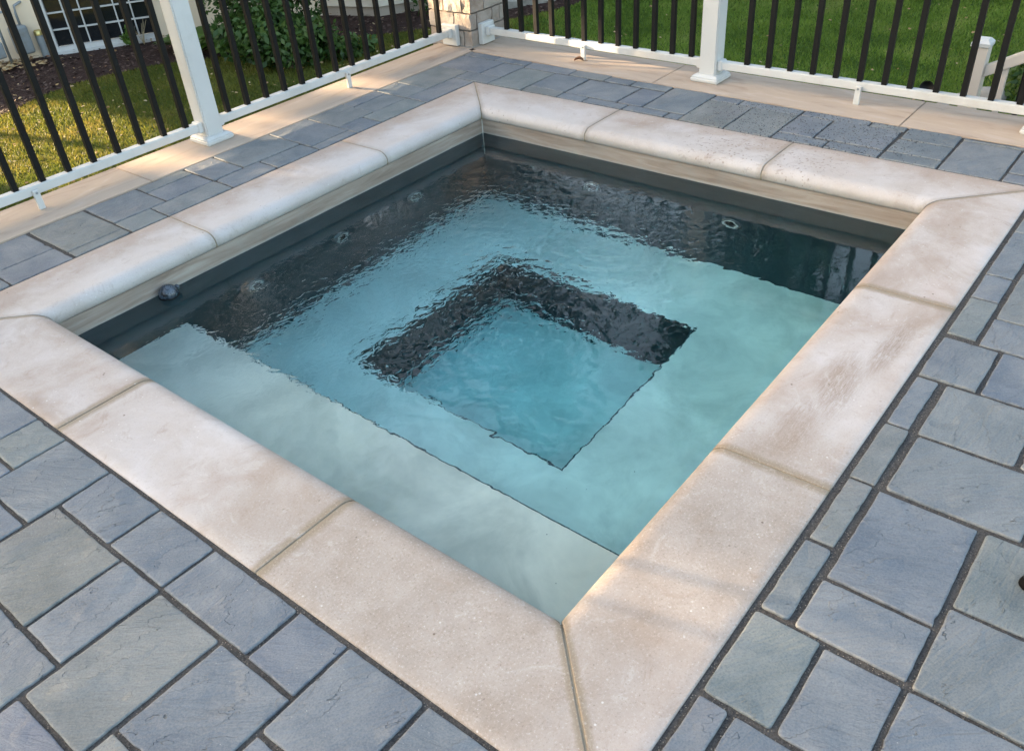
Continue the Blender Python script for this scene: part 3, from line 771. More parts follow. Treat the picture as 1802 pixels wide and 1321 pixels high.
# ------------------------------------------------------------ railings
RT = .100; RB = .062; TOP = .93
def railing(lab, axis, line, span, posts, bal, feet, brackets):
    """axis 0 runs along x at y=line(x); axis 1 runs along y at x=line(y)"""
    r = thing('railing', lab, 'railing', (0, 0, 0))
    inner = -1
    def pos(s, d=0):        # s along, d across (negative = towards pool)
        c = line(s)+d
        return (s, c) if axis == 0 else (c, s)
    def bar(name, s0, s1, w, z0, z1, mat, bev, parent=r, d=0):
        bm = bmesh.new(); q = [pos(s0, d-w/2), pos(s1, d-w/2), pos(s1, d+w/2), pos(s0, d+w/2)]
        lo = [bm.verts.new((x, y, z0)) for x, y in q]; hi = [bm.verts.new((x, y, z1)) for x, y in q]
        bm.faces.new(hi); bm.faces.new(lo[::-1])
        for i in range(4): bm.faces.new((lo[i], lo[(i+1) % 4], hi[(i+1) % 4], hi[i]))
        bmesh.ops.recalc_face_normals(bm, faces=bm.faces)
        if bev: bmesh.ops.bevel(bm, geom=list(bm.edges), offset=bev, segments=3, affect='EDGES')
        return obj(name, bm, mat, parent)
    posts = sorted(posts); ends = [span[0]]+posts+[span[1]]
    for a, b_ in zip(ends, ends[1:]):
        a2 = a+(.045 if a in posts else 0); b2 = b_-(.045 if b_ in posts else 0)
        bar('bottom_rail', a2, b2, .044, RB, RT, M['white'], .004)
        bar('top_rail', a2, b2, .056, TOP-.045, TOP, M['white'], .006)
        for e, sg in ((a2, 1), (b2, -1)):
            if e in (a, b_): continue
            bar('rail_bracket', min(e, e+sg*.028), max(e, e+sg*.028), .054, RB-.006, RT+.006, M['white'], .004)
    for p in posts:
        ps = bar('post', p-.046, p+.046, .092, .001, TOP+.11, M['white'], .006)
        for nm, w1, w2, z0, z1 in (('post_base', .156, .156, .0015, .024), ('base_collar', .150, .118, .0245, .036)):
            bm = bmesh.new()
            c = pos(p)
            lo = [bm.verts.new((c[0]+sx*w1/2, c[1]+sy*w1/2, z0)) for sx, sy in ((-1, -1), (1, -1), (1, 1), (-1, 1))]
            hi = [bm.verts.new((c[0]+sx*w2/2, c[1]+sy*w2/2, z1)) for sx, sy in ((-1, -1), (1, -1), (1, 1), (-1, 1))]
            bm.faces.new(hi); bm.faces.new(lo[::-1])
            for i in range(4): bm.faces.new((lo[i], lo[(i+1) % 4], hi[(i+1) % 4], hi[i]))
            bmesh.ops.recalc_face_normals(bm, faces=bm.faces)
            bmesh.ops.bevel(bm, geom=list(bm.edges), offset=.006 if nm == 'post_base' else .002, segments=3, affect='EDGES')
            obj(nm, bm, M['white'], ps)
        bm = bmesh.new(); c = pos(p); box(bm, c[0]-.06, c[1]-.06, TOP+.11, c[0]+.06, c[1]+.06, TOP+.13, .004); obj('post_cap', bm, M['white'], ps)
    me = None
    for s in bal:
        c = pos(s)
        if me is None:
            bm = bmesh.new(); w = .0122; box(bm, -w, -w, 0, w, w, TOP-.045-RT+.002, .0018); me = bpy.data.meshes.new('baluster'); bm.to_mesh(me); bm.free(); me.materials.append(M['black'])
            bm = bmesh.new(); w = .0165; box(bm, -w, -w, 0, w, w, .0032, .0008); mb = bpy.data.meshes.new('baluster_socket'); bm.to_mesh(mb); bm.free(); mb.materials.append(M['white'])
        o = bpy.data.objects.new('baluster', me); C.objects.link(o); o.parent = r; o.location = (c[0], c[1], RT-.001)
    for s in feet:
        c = pos(s, -.030); w = .0135
        if axis == 0: d = (c[0]-w, c[1]-.008, .0015, c[0]+w, c[1]+.0075, RB+.024)
        else: d = (c[0]-.008, c[1]-w, .0015, c[0]+.0075, c[1]+w, RB+.024)
        f = boxobj('rail_foot', d, M['white'], r, .002)
        bm = bmesh.new()
        tr = Matrix.Translation((c[0], c[1]-.0085, RB+.012)) @ Matrix.Rotation(R(90), 4, 'X') if axis == 0 else Matrix.Translation((c[0]-.0085, c[1], RB+.012)) @ Matrix.Rotation(R(-90), 4, 'Y')
        lathe(bm, [(.0055, -.001), (.0055, .0008), (.0001, .0018)], 12, M=tr); obj('screw', bm, M['metal_grey'], f)
    for s, sg in brackets:
        a = pos(s)
        bm = bmesh.new()
        if axis == 0: box(bm, a[0]-.032, a[1]-.062, .006, a[0]-.0, a[1]+.058, .128, .006, 3)
        else: box(bm, a[0]-.058, a[1]-.034, .006, a[0]+.058, a[1]-.0, .128, .006, 3)
        obj('pillar_bracket', bm, M['white'], r)
        bm = bmesh.new()
        if axis == 0: box(bm, a[0]-.062, a[1]-.03, RB-.006, a[0]-.033, a[1]+.03, RT+.008, .004, 3)
        else: box(bm, a[0]-.03, a[1]-.064, RB-.006, a[0]+.03, a[1]-.035, RT+.008, .004, 3)
        obj('bracket_socket', bm, M['white'], r)
    return r
xp = 1.618; sL = .1186
balL = [xp-.121-sL*i for i in range(11)]+[xp+.124+sL*i for i in range(14)]
balL += [xp-1.72-.121-sL*i for i in range(14)]
balL = [b_ for b_ in balL if b_ < 3.33 and abs(b_-(xp-1.72)) > .07]
railing('white railing with black square balusters on the left, in front of the house', 0, lambda s: 3.365, (-2.35, 3.336),
        [xp, xp-1.72], balL, [.73, 2.505, -.9], [(3.396, 1)])
def lr(y): return 3.497+.018*max(0, (y-1.2))/1.7 + (0 if y > 1.2 else -.004*(1.2-y))
yp = 1.668; sR = .1130
balR = [1.785+sR*i for i in range(12)]+[1.466+.006-sR*i for i in range(12)]+[.113-.115-sR*i for i in range(12)]
balR = [b_ for b_ in balR if abs(b_-.113) > .075]
railing('white railing with black square balusters on the right, in front of the green lawn', 1, lr, (-1.95, 3.150),
        [yp, .113, -1.45], balR, [2.451, .896, -.6], [(3.211, 1)])

# dry leaf beside the rail foot
def leafmesh(L=.05, W=.03, curl=.012, n=8, seed=1):
    rr = random.Random(seed); bm = bmesh.new(); rows = []
    for i in range(n+1):
        f = i/n; w = W*math.sin(math.pi*min(1, f*1.02+.02))**.8*(1-.25*f); x = (f-.5)*L
        z = curl*math.sin(f*math.pi)*.8
        rows.append([bm.verts.new((x, w*u/2*(1+.15*rr.uniform(-1, 1)), z+curl*abs(u)**1.5+rr.uniform(0, .002))) for u in (-1, -.5, 0, .5, 1)])
    for a, b_ in zip(rows, rows[1:]):
        for j in range(4): bm.faces.new((a[j], a[j+1], b_[j+1], b_[j]))
    tube(bm, [(L*.5, 0, .002), (L*.7, .004, .006), (L*.9, .002, .003)], .0012, 5)
    return bm
lf = obj('dry_leaf', leafmesh(.055, .034, .012), M['brownleaf']); lf.location = (3.452, 2.462, .003); lf.rotation_euler = (0, 0, R(-70)); smooth(lf)
md = lf.modifiers.new('s', 'SOLIDIFY'); md.thickness = .0008
tag(lf, 'curled dark brown leaf lying on the wall cap beside a white rail foot', 'leaf')

# shoe whose toe shows at the right edge
sh = thing('shoe', 'black shoe toe poking in from the right edge onto a bluestone paver', 'shoe', (.914, -.411, .001), rz=R(-78))
def shoe_shape(z0, z1, grow, toe, taper=1):
    bm = bmesh.new(); rings = []
    for f, zf in ((0, 0), (.3, .25), (.6, .55), (.85, .8), (1, 1)):
        ring = []
        for k in range(40):
            t = 2*math.pi*k/40; c_, s_ = math.cos(t), math.sin(t)
            x = .14*(1-c_)      # toe at x=0
            w = (.047+.006*math.cos(2*t)-(.008 if x > .14 else 0))*s_
            sh_ = 1-taper*.45*f**2
            ring.append(bm.verts.new((.14+(x-.14)*(sh_ if c_ > 0 else 1-.1*f)*grow, w*sh_*grow, z0+(z1-z0)*zf*(.55+.45*min(1, x/.16)))))
        rings.append(ring)
    for a, b_ in zip(rings, rings[1:]):
        for k in range(40): bm.faces.new((a[k], a[(k+1) % 40], b_[(k+1) % 40], b_[k]))
    bm.faces.new(rings[0][::-1]); bm.faces.new(rings[-1]); return bm
smooth(obj('sole', shoe_shape(0, .022, 1.0, 0, .05), M['shoesole'], sh)); smooth(obj('upper', shoe_shape(.02, .085, .97, 0, .9), M['shoe'], sh))

# ------------------------------------------------------------ ground beyond
bm = bmesh.new()
def poly(bm, pts, z): bm.faces.new([bm.verts.new((x, y, z)) for x, y in pts])
# lawn sheet with a notch for the deck
poly(bm, [(-60, 3.46), (3.62, 3.46), (80, 3.46), (80, 80), (-60, 80)], LAWN)
poly(bm, [(3.62, -60), (80, -60), (80, 3.46), (3.62, 3.46)], LAWN)
obj('lawn', bm, M['lawn'], kind='structure')
bm = bmesh.new()
BED = [(-3, 13.0), (1.2, 9.6), (2.2, 8.95), (2.72, 9.08), (3.3, 9.33), (3.7, 9.40), (4.12, 9.33), (4.59, 9.15), (5.1, 8.72), (5.6, 8.35), (6.15, 8.22), (6.34, 7.98), (6.78, 7.46), (7.16, 7.23), (7.6, 6.86), (7.88, 6.55), (8.3, 6.38), (8.75, 6.25), (9.5, 6.4), (14, 7.5), (14, 16), (-3, 16)]
poly(bm, BED, LAWN+.012); obj('flower_bed', bm, M['mulch'], kind='structure')
def inbed(x, y):
    c = False; n = len(BED); j = n-1
    for i in range(n):
        xi, yi = BED[i]; xj, yj = BED[j]
        if (yi > y) != (yj > y) and x < (xj-xi)*(y-yi)/(yj-yi)+xi: c = not c
        j = i
    return c
BEDA = np.array(BED)
def inbed_np(x, y):
    c = np.zeros(len(x), bool); n = len(BED); j = n-1
    for i in range(n):
        xi, yi = BED[i]; xj, yj = BED[j]
        m = ((yi > y) != (yj > y)) & (x < (xj-xi)*(y-yi)/(yj-yi+1e-12)+xi); c ^= m; j = i
    return c
# grass blades where the camera sees them
CAM = np.array((-.5856, -.4021))
def grass():
    N = 620000
    x = rng.uniform(1.0, 12.5, N); y = rng.uniform(-1.2, 10.2, N)
    d = np.hypot(x-CAM[0], y-CAM[1]); az = np.degrees(np.arctan2(y-CAM[1], x-CAM[0]))
    keep = ((y > 3.5) | (x > 3.68)) & (az > 0) & (az < 82) & (d > 5.3) & ~inbed_np(x, y)
    keep &= ~((az < 42) & (d > 12.0)) & ~((x < 3.6) & (y < 4.3))
    keep &= rng.random(N) < np.clip(1.25-(d-6)*.06, .45, 1)
    x, y, d = x[keep], y[keep], d[keep]; n = len(x)
    h = rng.uniform(.018, .042, n); w = rng.uniform(.003, .005, n)*(1+np.clip(d-7, 0, 6)*.09)
    an = rng.uniform(0, math.pi, n); lean = rng.normal(0, .016, (n, 2))
    V = np.zeros((n, 3, 3)); dx, dy = np.cos(an)*w, np.sin(an)*w
    V[:, 0] = np.stack([x-dx, y-dy, np.full(n, LAWN)], 1); V[:, 1] = np.stack([x+dx, y+dy, np.full(n, LAWN)], 1)
    V[:, 2] = np.stack([x+lean[:, 0], y+lean[:, 1], LAWN+h], 1)
    F = np.arange(n*3).reshape(n, 3)
    clump = np.array([noise.noise(Vector((a*2.2, b*2.2, 0))) for a, b in zip(x, y)])
    patch = np.array([noise.noise(Vector((a*.55, b*.8, 3))) for a, b in zip(x, y)])
    tone = np.clip(.40+clump*.5+patch*.45+rng.normal(0, .2, n), 0, 1)
    dry = (y - .75*x + rng.normal(0, .5, n)) > .5  # left-hand blades that take the warm-light colours
    me = from_np('grass', V.reshape(-1, 3), F, M['grass'], attrs={'tone': ('FACE', tone)})
    me.data.materials.append(M['grasswarm']); me.data.polygons.foreach_set('material_index', dry.astype(np.int32)); me['kind'] = 'stuff'
    tag(me, 'short lawn grass growing below the deck beyond both railings', 'grass')
grass()
def litter(name, N, region, size, mat, label, cat, zoff, dens=None):
    V, F, T = [], [], []; n = 0; tries = 0
    while n < N and tries < N*30:
        tries += 1
        x, y = random.uniform(region[0], region[2]), random.uniform(region[1], region[3])
        if not dens(x, y): continue
        s = random.uniform(*size); a = random.uniform(0, 6.28); u = Vector((math.cos(a), math.sin(a), random.uniform(-.4, .4))).normalized(); w_ = Vector((-math.sin(a), math.cos(a), random.uniform(-.4, .4))).normalized()
        c = Vector((x, y, LAWN+zoff+random.uniform(0, .012))); asp = random.uniform(.4, .8)
        b0 = len(V)
        for (p, q, zz) in ((-1, 0, 0), (-.3, -1, .25), (.5, -.7, .1), (1, 0, .3), (.5, .7, .1), (-.3, 1, .3)): V.append(tuple(c+u*s*p+w_*s*q*asp+Vector((0, 0, zz*s*.6))))
        F.append(tuple(range(b0, b0+6))); T.append(random.random()); n += 1
    me = bpy.data.meshes.new(name); me.from_pydata(V, [], F); a = me.attributes.new('tone', 'FLOAT', 'FACE'); a.data.foreach_set('value', T)
    o = obj(name, me, mat, kind='stuff'); tag(o, label, cat); return o
litter('fallen_leaves', 1500, (1.2, -.5, 11, 11), (.010, .024), M['dead'], 'small fallen autumn leaves scattered over lawn and mulch', 'leaves', .05,
       lambda x, y: ((y > 3.8) or (x > 4)) and random.random() < (.85 if y-.75*x > .8 else .16))
litter('leaf_drift', 420, (2.9, 9.6, 4.3, 11.2), (.02, .045), M['dead'], 'drift of brown leaves against the house by the meter', 'leaves', .05,
       lambda x, y: random.random() < math.exp(-((x-3.35)/.4)**2) and (y < 10.8+.638*(4.2-x)-.1) and y > 10.2+.5*(4.2-x))
litter('mulch_chips', 9000, (1.5, 6.0, 9.6, 12), (.012, .034), M['chip'], 'dark brown bark chips covering the beds along the house', 'mulch', .012, lambda x, y: inbed(x, y))

# ------------------------------------------------------------ house
house = thing('house', 'cream house with a white grid window and a sided bay behind the left railing', 'house', (4.22, 10.8, LAWN))
WD = Vector((.843, -.538, 0)).normalized(); WN = Vector((-WD.y, WD.x, 0))  # WN points away from camera
H0 = Vector((4.22, 10.8, LAWN))
def hp(s, n, z): return H0+WD*s+WN*n+Vector((0, 0, z))
def hbox(name, s0, s1, n0, n1, z0, z1, mat, parent=house, bev=0):
    bm = bmesh.new(); vs = box(bm, s0, n0, z0, s1, n1, z1, bev)
    for v in bm.verts: v.co = WD*v.co.x+WN*v.co.y+Vector((0, 0, v.co.z))
    o = obj(name, bm, mat, parent)
    if parent is not house: o.matrix_parent_inverse = Matrix.Identity(4)
    return o
HH = 3.0
# wall around the window opening (s .02..1.22, z .05..1.15)
for (a, b_, c, d) in ((-1.55, .0, 0, HH), (1.23, 3.28, 0, HH), (.0, 1.23, 0, .045), (.0, 1.23, 1.20, HH)):
    hbox('wall', a, b_, 0, .25, c, d, M['stucco'])
hbox('wall', -1.55, -1.30, .25, 7, 0, HH, M['stucco'])
rf = hbox('roof', -1.95, 8, -.45, 7.4, HH, HH+.18, M['roof'])
wf = hbox('window', .0, .055, -.02, .06, .045, 1.20, M['white'])
wf['label'] = 'white framed basement window with a small-pane grid'
for nm, a, b_, c, d, n0, n1 in (('frame', 1.175, 1.23, .045, 1.2, -.02, .06), ('frame', .055, 1.175, .045, .095, -.02, .06), ('frame', .055, 1.175, 1.15, 1.2, -.02, .06),
                              ('sill', -.02, 1.25, .005, .044, -.05, .03), ('sash', .61, .655, .096, 1.149, .0, .045)):
    hbox(nm, a, b_, n0, n1, c, d, M['white'], wf)
for k in (1, 2, 4, 5):
    s = .055+ (1.12)*k/6 + (0 if k < 3 else .01); hbox('muntin', s-.008, s+.008, .012, .034, .096, 1.149, M['white'], wf)
for k in range(1, 6):
    z = .096+.19*k
    for a, b_ in ((.056, .609), (.656, 1.174)): hbox('muntin', a, b_, .010, .036, z-.008, z+.008, M['white'], wf)
hbox('pane', .056, 1.174, .036, .04, .096, 1.149, M['glass'], wf)
# bay: side and front faces with lap siding on a low foundation
bay = [(7.0, 9.03), (7.25, 8.27), (8.62, 7.36), (9.6, 8.2)]
def baywall(pts, off, z0, z1, mat, name):
    bm = bmesh.new(); lo, hi = [], []
    cen = Vector((8.6, 9.0))
    for x, y in pts:
        d = (Vector((x, y))-cen).normalized()*off
        lo.append(bm.verts.new((x+d.x-4.22, y+d.y-10.8, z0))); hi.append(bm.verts.new((x+d.x-4.22, y+d.y-10.8, z1)))
    for i in range(len(pts)-1): bm.faces.new((lo[i], lo[i+1], hi[i+1], hi[i]))
    bm.faces.new(hi); bm.faces.new(lo[::-1]); bm.faces.new((lo[-1], lo[0], hi[0], hi[-1]))
    bmesh.ops.recalc_face_normals(bm, faces=bm.faces)
    return obj(name, bm, mat, house)
baywall(bay, 0, -.05, .13, M['found'], 'bay_foundation')
bm = bmesh.new(); cen = Vector((8.6, 9.0)); z = .131; LH = .135
while z < HH-.1:
    lo, hi = [], []
    for x, y in bay:
        u = (Vector((x, y))-cen).normalized(); a = u*.030; b_ = u*.012
        lo.append(bm.verts.new((x+a.x-4.22, y+a.y-10.8, z))); hi.append(bm.verts.new((x+b_.x-4.22, y+b_.y-10.8, z+LH)))
    for i in range(3): bm.faces.new((lo[i], lo[i+1], hi[i+1], hi[i]))
    bm.faces.new(lo[::-1]); z += LH
obj('bay_siding', bm, M['siding'], house)
baywall(bay, .36, HH+.19, HH+.33, M['roof'], 'bay_roof')
for i in (0, 1, 2):
    x, y = bay[i]; u = (Vector((x, y))-cen).normalized()*.034
    bm = bmesh.new(); box(bm, x+u.x-4.22-.035, y+u.y-10.8-.035, .13, x+u.x-4.22+.035, y+u.y-10.8+.035, HH-.1, .004); obj('corner_trim', bm, M['siding'], house)
# far house wall to the right of the bay
bm = bmesh.new(); box(bm, 9.6-4.22, 8.15-10.8, -.05, 13-4.22, 8.5-10.8+3, HH); obj('wing_wall', bm, M['siding'], house)

# gas meter
gm = thing('gas_meter', 'grey utility meter with curled pipe standing by the cream house wall', 'meter', (3.93, 10.86, LAWN))
bm = bmesh.new(); box(bm, -.11, -.09, .10, .07, .07, .42, .03, 3); obj('meter_body', bm, M['metal_grey'], gm)
bm = bmesh.new(); tube(bm, [(-.22, 0, 0), (-.22, 0, .55), (-.17, 0, .6), (-.05, 0, .58), (-.05, 0, .42)], .016, 10); tube(bm, [(.03, 0, .42), (.03, 0, .55), (.05, .02, .62), (.2, .05, .66), (.28, .06, .70)], .015, 10); smooth(obj('pipe', bm, M['metal_grey'], gm))
bm = bmesh.new(); tube(bm, [(.30+.05*math.sin(t)*(1-t*.05), .05, .74+.05*math.cos(t)*(1-t*.05)) for t in [i*.4 for i in range(13)]], .009, 8); smooth(obj('curled_pipe', bm, M['metal_grey'], gm))
cn = bmesh.new(); lathe(cn, [(.0001, .30), (.04, .30), (.045, .28), (.045, 0.0)], 24, M=Matrix.Translation((.19, -.02, -.02))); smooth(obj('stub_pipe', cn, M['metal_grey'], gm))
cn = bmesh.new(); lathe(cn, [(.0001, .345), (.03, .345), (.048, .33), (.048, .285)], 24, M=Matrix.Translation((.19, -.02, -.02))); smooth(obj('brass_lid', cn, M['brass'], gm))
# light-grey flat utility box behind
hbx = boxobj('regulator', (-.42, -.06, .12, -.26, .06, .30), M['metal_grey'], gm, .02)
# downspout elbow / hose reel hint on the bay (ring)
hr = thing('hose_hanger', 'dark round hose hanger fixed low on the siding of the bay', 'hose hanger', (7.78, 7.86, LAWN+.46))
bm = bmesh.new(); tube(bm, [(.09*math.cos(t), -.01*math.sin(3*t)-.02, .09*math.sin(t)) for t in [i*.26 for i in range(25)]], .012, 8)
for v in bm.verts: v.co = Matrix.Rotation(R(-34), 3, 'Z') @ v.co
smooth(obj('ring', bm, M['metal_grey'], hr)); 
bm = bmesh.new(); tube(bm, [(0, .06, 0), (0, -.03, 0)], .03, 10); smooth(obj('bracket', bm, M['metal_grey'], hr))

# ------------------------------------------------------------ plants
def leaf_cloud(centers, n, size, asp=.5, up=.3, rejects=None, seed=1):
    """leaves as small pointed quads scattered in blobs; returns V,F,T numpy"""
    r = np.random.default_rng(seed)
    C_ = np.array([c[:3] for c in centers]); Rr = np.array([c[3] for c in centers]); wts = Rr**2; wts = wts/wts.sum()
    idx = r.choice(len(C_), n, p=wts)
    d = r.normal(size=(n, 3)); d /= np.linalg.norm(d, axis=1)[:, None]
    rad = Rr[idx]*(1-.75*r.random(n)**1.6)
    P = C_[idx]+d*rad[:, None]*np.array([1, 1, .85])
    if rejects is not None:
        keep = rejects(P); P = P[keep]; d = d[keep]; n = len(P)
    nrm = d*.6+r.normal(size=(n, 3))*.6+np.array([0, 0, up]); nrm /= np.linalg.norm(nrm, axis=1)[:, None]
    t = np.cross(nrm, r.normal(size=(n, 3))); t /= np.linalg.norm(t, axis=1)[:, None]; b_ = np.cross(nrm, t)
    s = size*r.uniform(.6, 1.25, n)[:, None]
    V = np.stack([P-t*s, P-b_*s*asp+t*s*.1, P+t*s*1.05+nrm*-.15*s, P+b_*s*asp+t*s*.1], 1).reshape(-1, 3)
    F = np.arange(n*4).reshape(n, 4)
    T = np.clip(.45+.25*d[:, 2]+r.normal(0, .2, n), 0, 1)
    return V, F, T
def shrub(name, label, cat, base, blobs, n, size, mat, asp=.5, stems=8, seed=1, group=None):
    t = thing(name, label, cat, (base[0], base[1], LAWN), group)
    V, F, T = leaf_cloud(blobs, n, size, asp, .4, lambda P: P[:, 2] > .01, seed)
    from_np('foliage', V, F, mat, t, attrs={'tone': ('FACE', T)})
    bm = bmesh.new(); rr = random.Random(seed)
    for i in range(stems):
        b_ = rr.choice(blobs); tube(bm, [(rr.uniform(-.05, .05), rr.uniform(-.05, .05), 0), (b_[0]*.5, b_[1]*.5, b_[2]*.45), (b_[0]+rr.uniform(-.1, .1), b_[1], b_[2]+b_[3]*.4)], [.012, .009, .004], 6)
    obj('stem', bm, M['bark'], t); return t
shrub('shrub', 'tall loose green shrub with glossy leaves growing beside the white post', 'shrub', (5.35, 8.45),
      [(0, 0, .45, .42), (.25, -.35, .35, .38), (-.1, .1, .95, .45), (.35, -.2, .95, .42), (.1, -.1, 1.45, .45), (.55, -.35, .6, .38), (-.25, -.25, .3, .3), (.4, .1, 1.5, .4), (.15, 0, 1.9, .4), (.7, -.5, 1.0, .3), (.9, -.35, 1.35, .25)],
      5200, .048, M['leafA'], .5, 14, 11)
shrub('shrub', 'low spreading green shrub at the mulch edge in front of the tall shrub', 'shrub', (5.25, 7.55),
      [(0, 0, .2, .3), (.3, -.1, .25, .3), (-.15, .25, .3, .33), (.45, .1, .15, .25), (.1, .35, .45, .3), (.5, -.3, .12, .2), (.75, -.35, .1, .16)], 2600, .045, M['leafA'], .5, 8, 12)
def hosta(label, x, y, n, L, seed):
    t = thing('hosta', label, 'plant', (x, y, LAWN)); rr = random.Random(seed); V, F, T = [], [], []
    for i in range(n):
        a = rr.uniform(0, 6.28); el = rr.uniform(.5, 1.2); Ln = L*rr.uniform(.7, 1.2); wd = Ln*.28
        u = Vector((math.cos(a), math.sin(a), 0)); sd = Vector((-u.y, u.x, 0)); b0 = len(V)
        m = 9
        for k in range(m+1):
            f = k/m; ff = max(0, (f-.3)/.7); w_ = wd*math.sin(math.pi*min(1, ff*.97+.03))**.7 if f > .3 else .006
            r_ = Ln*(f*math.cos(el)+f*f*.35); z = Ln*(f*math.sin(el)-f*f*.55)+.02
            for sgn, dz in ((-1, .12), (0, 0), (1, .12)): V.append(tuple(u*r_+sd*w_*sgn+Vector((0, 0, z+dz*w_))))
        for k in range(m):
            for j in (0, 1): F.append((b0+k*3+j, b0+k*3+j+1, b0+k*3+j+4, b0+k*3+j+3)); T.append(rr.random())
    me = bpy.data.meshes.new('foliage'); me.from_pydata(V, [], F); a_ = me.attributes.new('tone', 'FLOAT', 'FACE'); a_.data.foreach_set('value', T)
    smooth(obj('foliage', me, M['leafB'], t)); return t
hosta('broad-leaved bright green plant to the left of the white post base', 5.15, 9.15, 26, .46, 4)
hosta('broad-leaved bright green plant seen to the right of the white post', 5.42, 8.72, 22, .50, 5)
shrub('weed', 'small yellow-green seedling against the window sill', 'plant', (4.86, 10.18), [(0, 0, .12, .09), (.05, 0, .2, .07)], 90, .04, M['leafB'], .6, 3, 5)
def twig(x, y):
    bm = bmesh.new()
    for k in range(9): a = random.uniform(0, 6.28); tube(bm, [(0, 0, 0), (.05*math.cos(a), .05*math.sin(a), .13), (.16*math.cos(a), .14*math.sin(a), .2+random.uniform(0, .08))], [.004, .003, .0015], 5)
    o = obj('twigs', bm, simple('straw', (.42, .33, .19), .8)); o.location = (x, y, LAWN+.01); tag(o, 'tuft of dry straw-coloured twigs under the window', 'twigs')
twig(5.02, 10.12)
shrub('groundcover', 'dark low shrub and twigs in the bed behind the right railing near the pillar', 'shrub', (8.5, 7.2),
      [(0, 0, .2, .35), (-.5, .2, .25, .35), (.5, -.1, .2, .35), (1.0, .1, .25, .4), (-.9, .5, .3, .35), (.2, .7, .5, .5), (1.2, .8, .6, .6)], 4200, .035, M['leafA'], .4, 16, 15)
shrub('groundcover', 'leafy low plants around the foot of the cream stair post', 'plant', (7.6, .75),
      [(0, 0, .15, .3), (.4, -.3, .2, .35), (.8, -.7, .3, .4), (-.1, -.5, .2, .3), (.5, .2, .1, .2)], 3000, .035, M['leafA'], .5, 10, 16)

# edging slabs by the far bed
ed = thing('edging_stone', 'long pale grey stone slab lying in the dark bed beyond the pillar', 'stone', (8.75, 6.75, LAWN), rz=R(-28))
bm = bmesh.new(); box(bm, -.75, -.12, 0, .55, .10, .12, .02, 2)
bmesh.ops.subdivide_edges(bm, edges=bm.edges, cuts=3, use_grid_fill=True)
for v in bm.verts: v.co += Vector((noise.noise(v.co*6), noise.noise(v.co*6+Vector((3, 3, 3))), noise.noise(v.co*5)))*.025
obj('slab', bm, M['rock'], ed)
# small boulders near the stair post
for k, (x, y, s) in enumerate(((7.25, 1.22, .10), (7.05, 1.34, .07), (7.42, 1.08, .12))):
    bm = bmesh.new(); bmesh.ops.create_icosphere(bm, subdivisions=3, radius=s)
    for v in bm.verts: v.co *= 1+noise.noise(v.co*9+Vector((k, 0, 0)))*.35; v.co.z *= .65
    o = obj('boulder', bm, M['rock']); o.location = (x, y, LAWN+s*.3); smooth(o)
    tag(o, ['tan boulder, middle of three beside the cream stair post', 'smallest tan boulder, farthest from the cream stair post', 'largest tan boulder, right at the cream stair post'][k], 'boulder', 'boulders by the stair post')
# spotlight
gl = thing('garden_light', 'small black spotlight on a stake at the lawn edge by the right railing', 'garden light', (7.05, 1.50, LAWN), rz=R(200))
bm = bmesh.new(); tube(bm, [(0, 0, -.03), (0, 0, .10)], .012, 8); smooth(obj('stake', bm, M['black'], gl))
bm = bmesh.new(); lathe(bm, [(.0001, -.07), (.035, -.068), (.042, -.05), (.046, .05), (.055, .075), (.050, .075), (.042, .05), (.0001, .045)], 24, M=Matrix.Translation((0, 0, .14)) @ Matrix.Rotation(R(60), 4, 'Y')); smooth(obj('lamp_head', bm, M['black'], gl))

# ------------------------------------------------------------ stair railing beyond the right wall
sr = thing('stair_railing', 'cream stair handrail with square capped post beyond the right railing', 'stair railing', (5.62, .86, LAWN))
def spart(name, bm, mat, parent=sr): return obj(name, bm, mat, parent)
bm = bmesh.new(); box(bm, -.05, -.05, 0, .05, .05, .93, .004); pt = spart('newel_post', bm, M['almond'])
bm = bmesh.new(); box(bm, -.058, -.058, .93, .058, .058, .955, .003)
v = [bm.verts.new(q) for q in ((-.055, -.055, .955), (.055, -.055, .955), (.055, .055, .955), (-.055, .055, .955))]; h = [bm.verts.new((a*.035, b_*.035, .975)) for a, b_ in ((-1, -1), (1, -1), (1, 1), (-1, 1))]
bm.faces.new(h)
for i in range(4): bm.faces.new((v[i], v[(i+1) % 4], h[(i+1) % 4], h[i]))
obj('post_cap', bm, M['white'], pt)
def slope(bm, x, y0, y1, z0, z1, w, h):
    q = []
    for y, z in ((y0, z0), (y1, z1)):
        for dx, dz in ((-w/2, 0), (w/2, 0), (w/2, h), (-w/2, h)): q.append(bm.verts.new((x+dx, y, z+dz)))
    for a in ((0, 1, 2, 3), (7, 6, 5, 4), (0, 4, 5, 1), (1, 5, 6, 2), (2, 6, 7, 3), (3, 7, 4, 0)): bm.faces.new([q[i] for i in a])
    bmesh.ops.recalc_face_normals(bm, faces=bm.faces); bmesh.ops.bevel(bm, geom=[e for e in bm.edges], offset=.006, segments=2, affect='EDGES')
SLP = .55
bm = bmesh.new(); slope(bm, 0, -.05, -1.9, .74, .74+1.85*SLP, .06, .075); spart('handrail', bm, M['almond'])
bm = bmesh.new(); slope(bm, 0, -.05, -1.9, .10, .10+1.85*SLP, .045, .06); spart('lower_rail', bm, M['almond'])
for k in range(15):
    y = -.17-.118*k; z = (-.05-y)*SLP
    bm = bmesh.new(); box(bm, -.016, y-.016, .155+z, .016, y+.016, .745+z, .002); spart('baluster', bm, M['almond'] if k % 2 == 0 else M['black'])
bm = bmesh.new(); box(bm, -.05, -2.0, 0, .05, -1.9, 2.25, .004); spart('upper_post', bm, M['almond'])
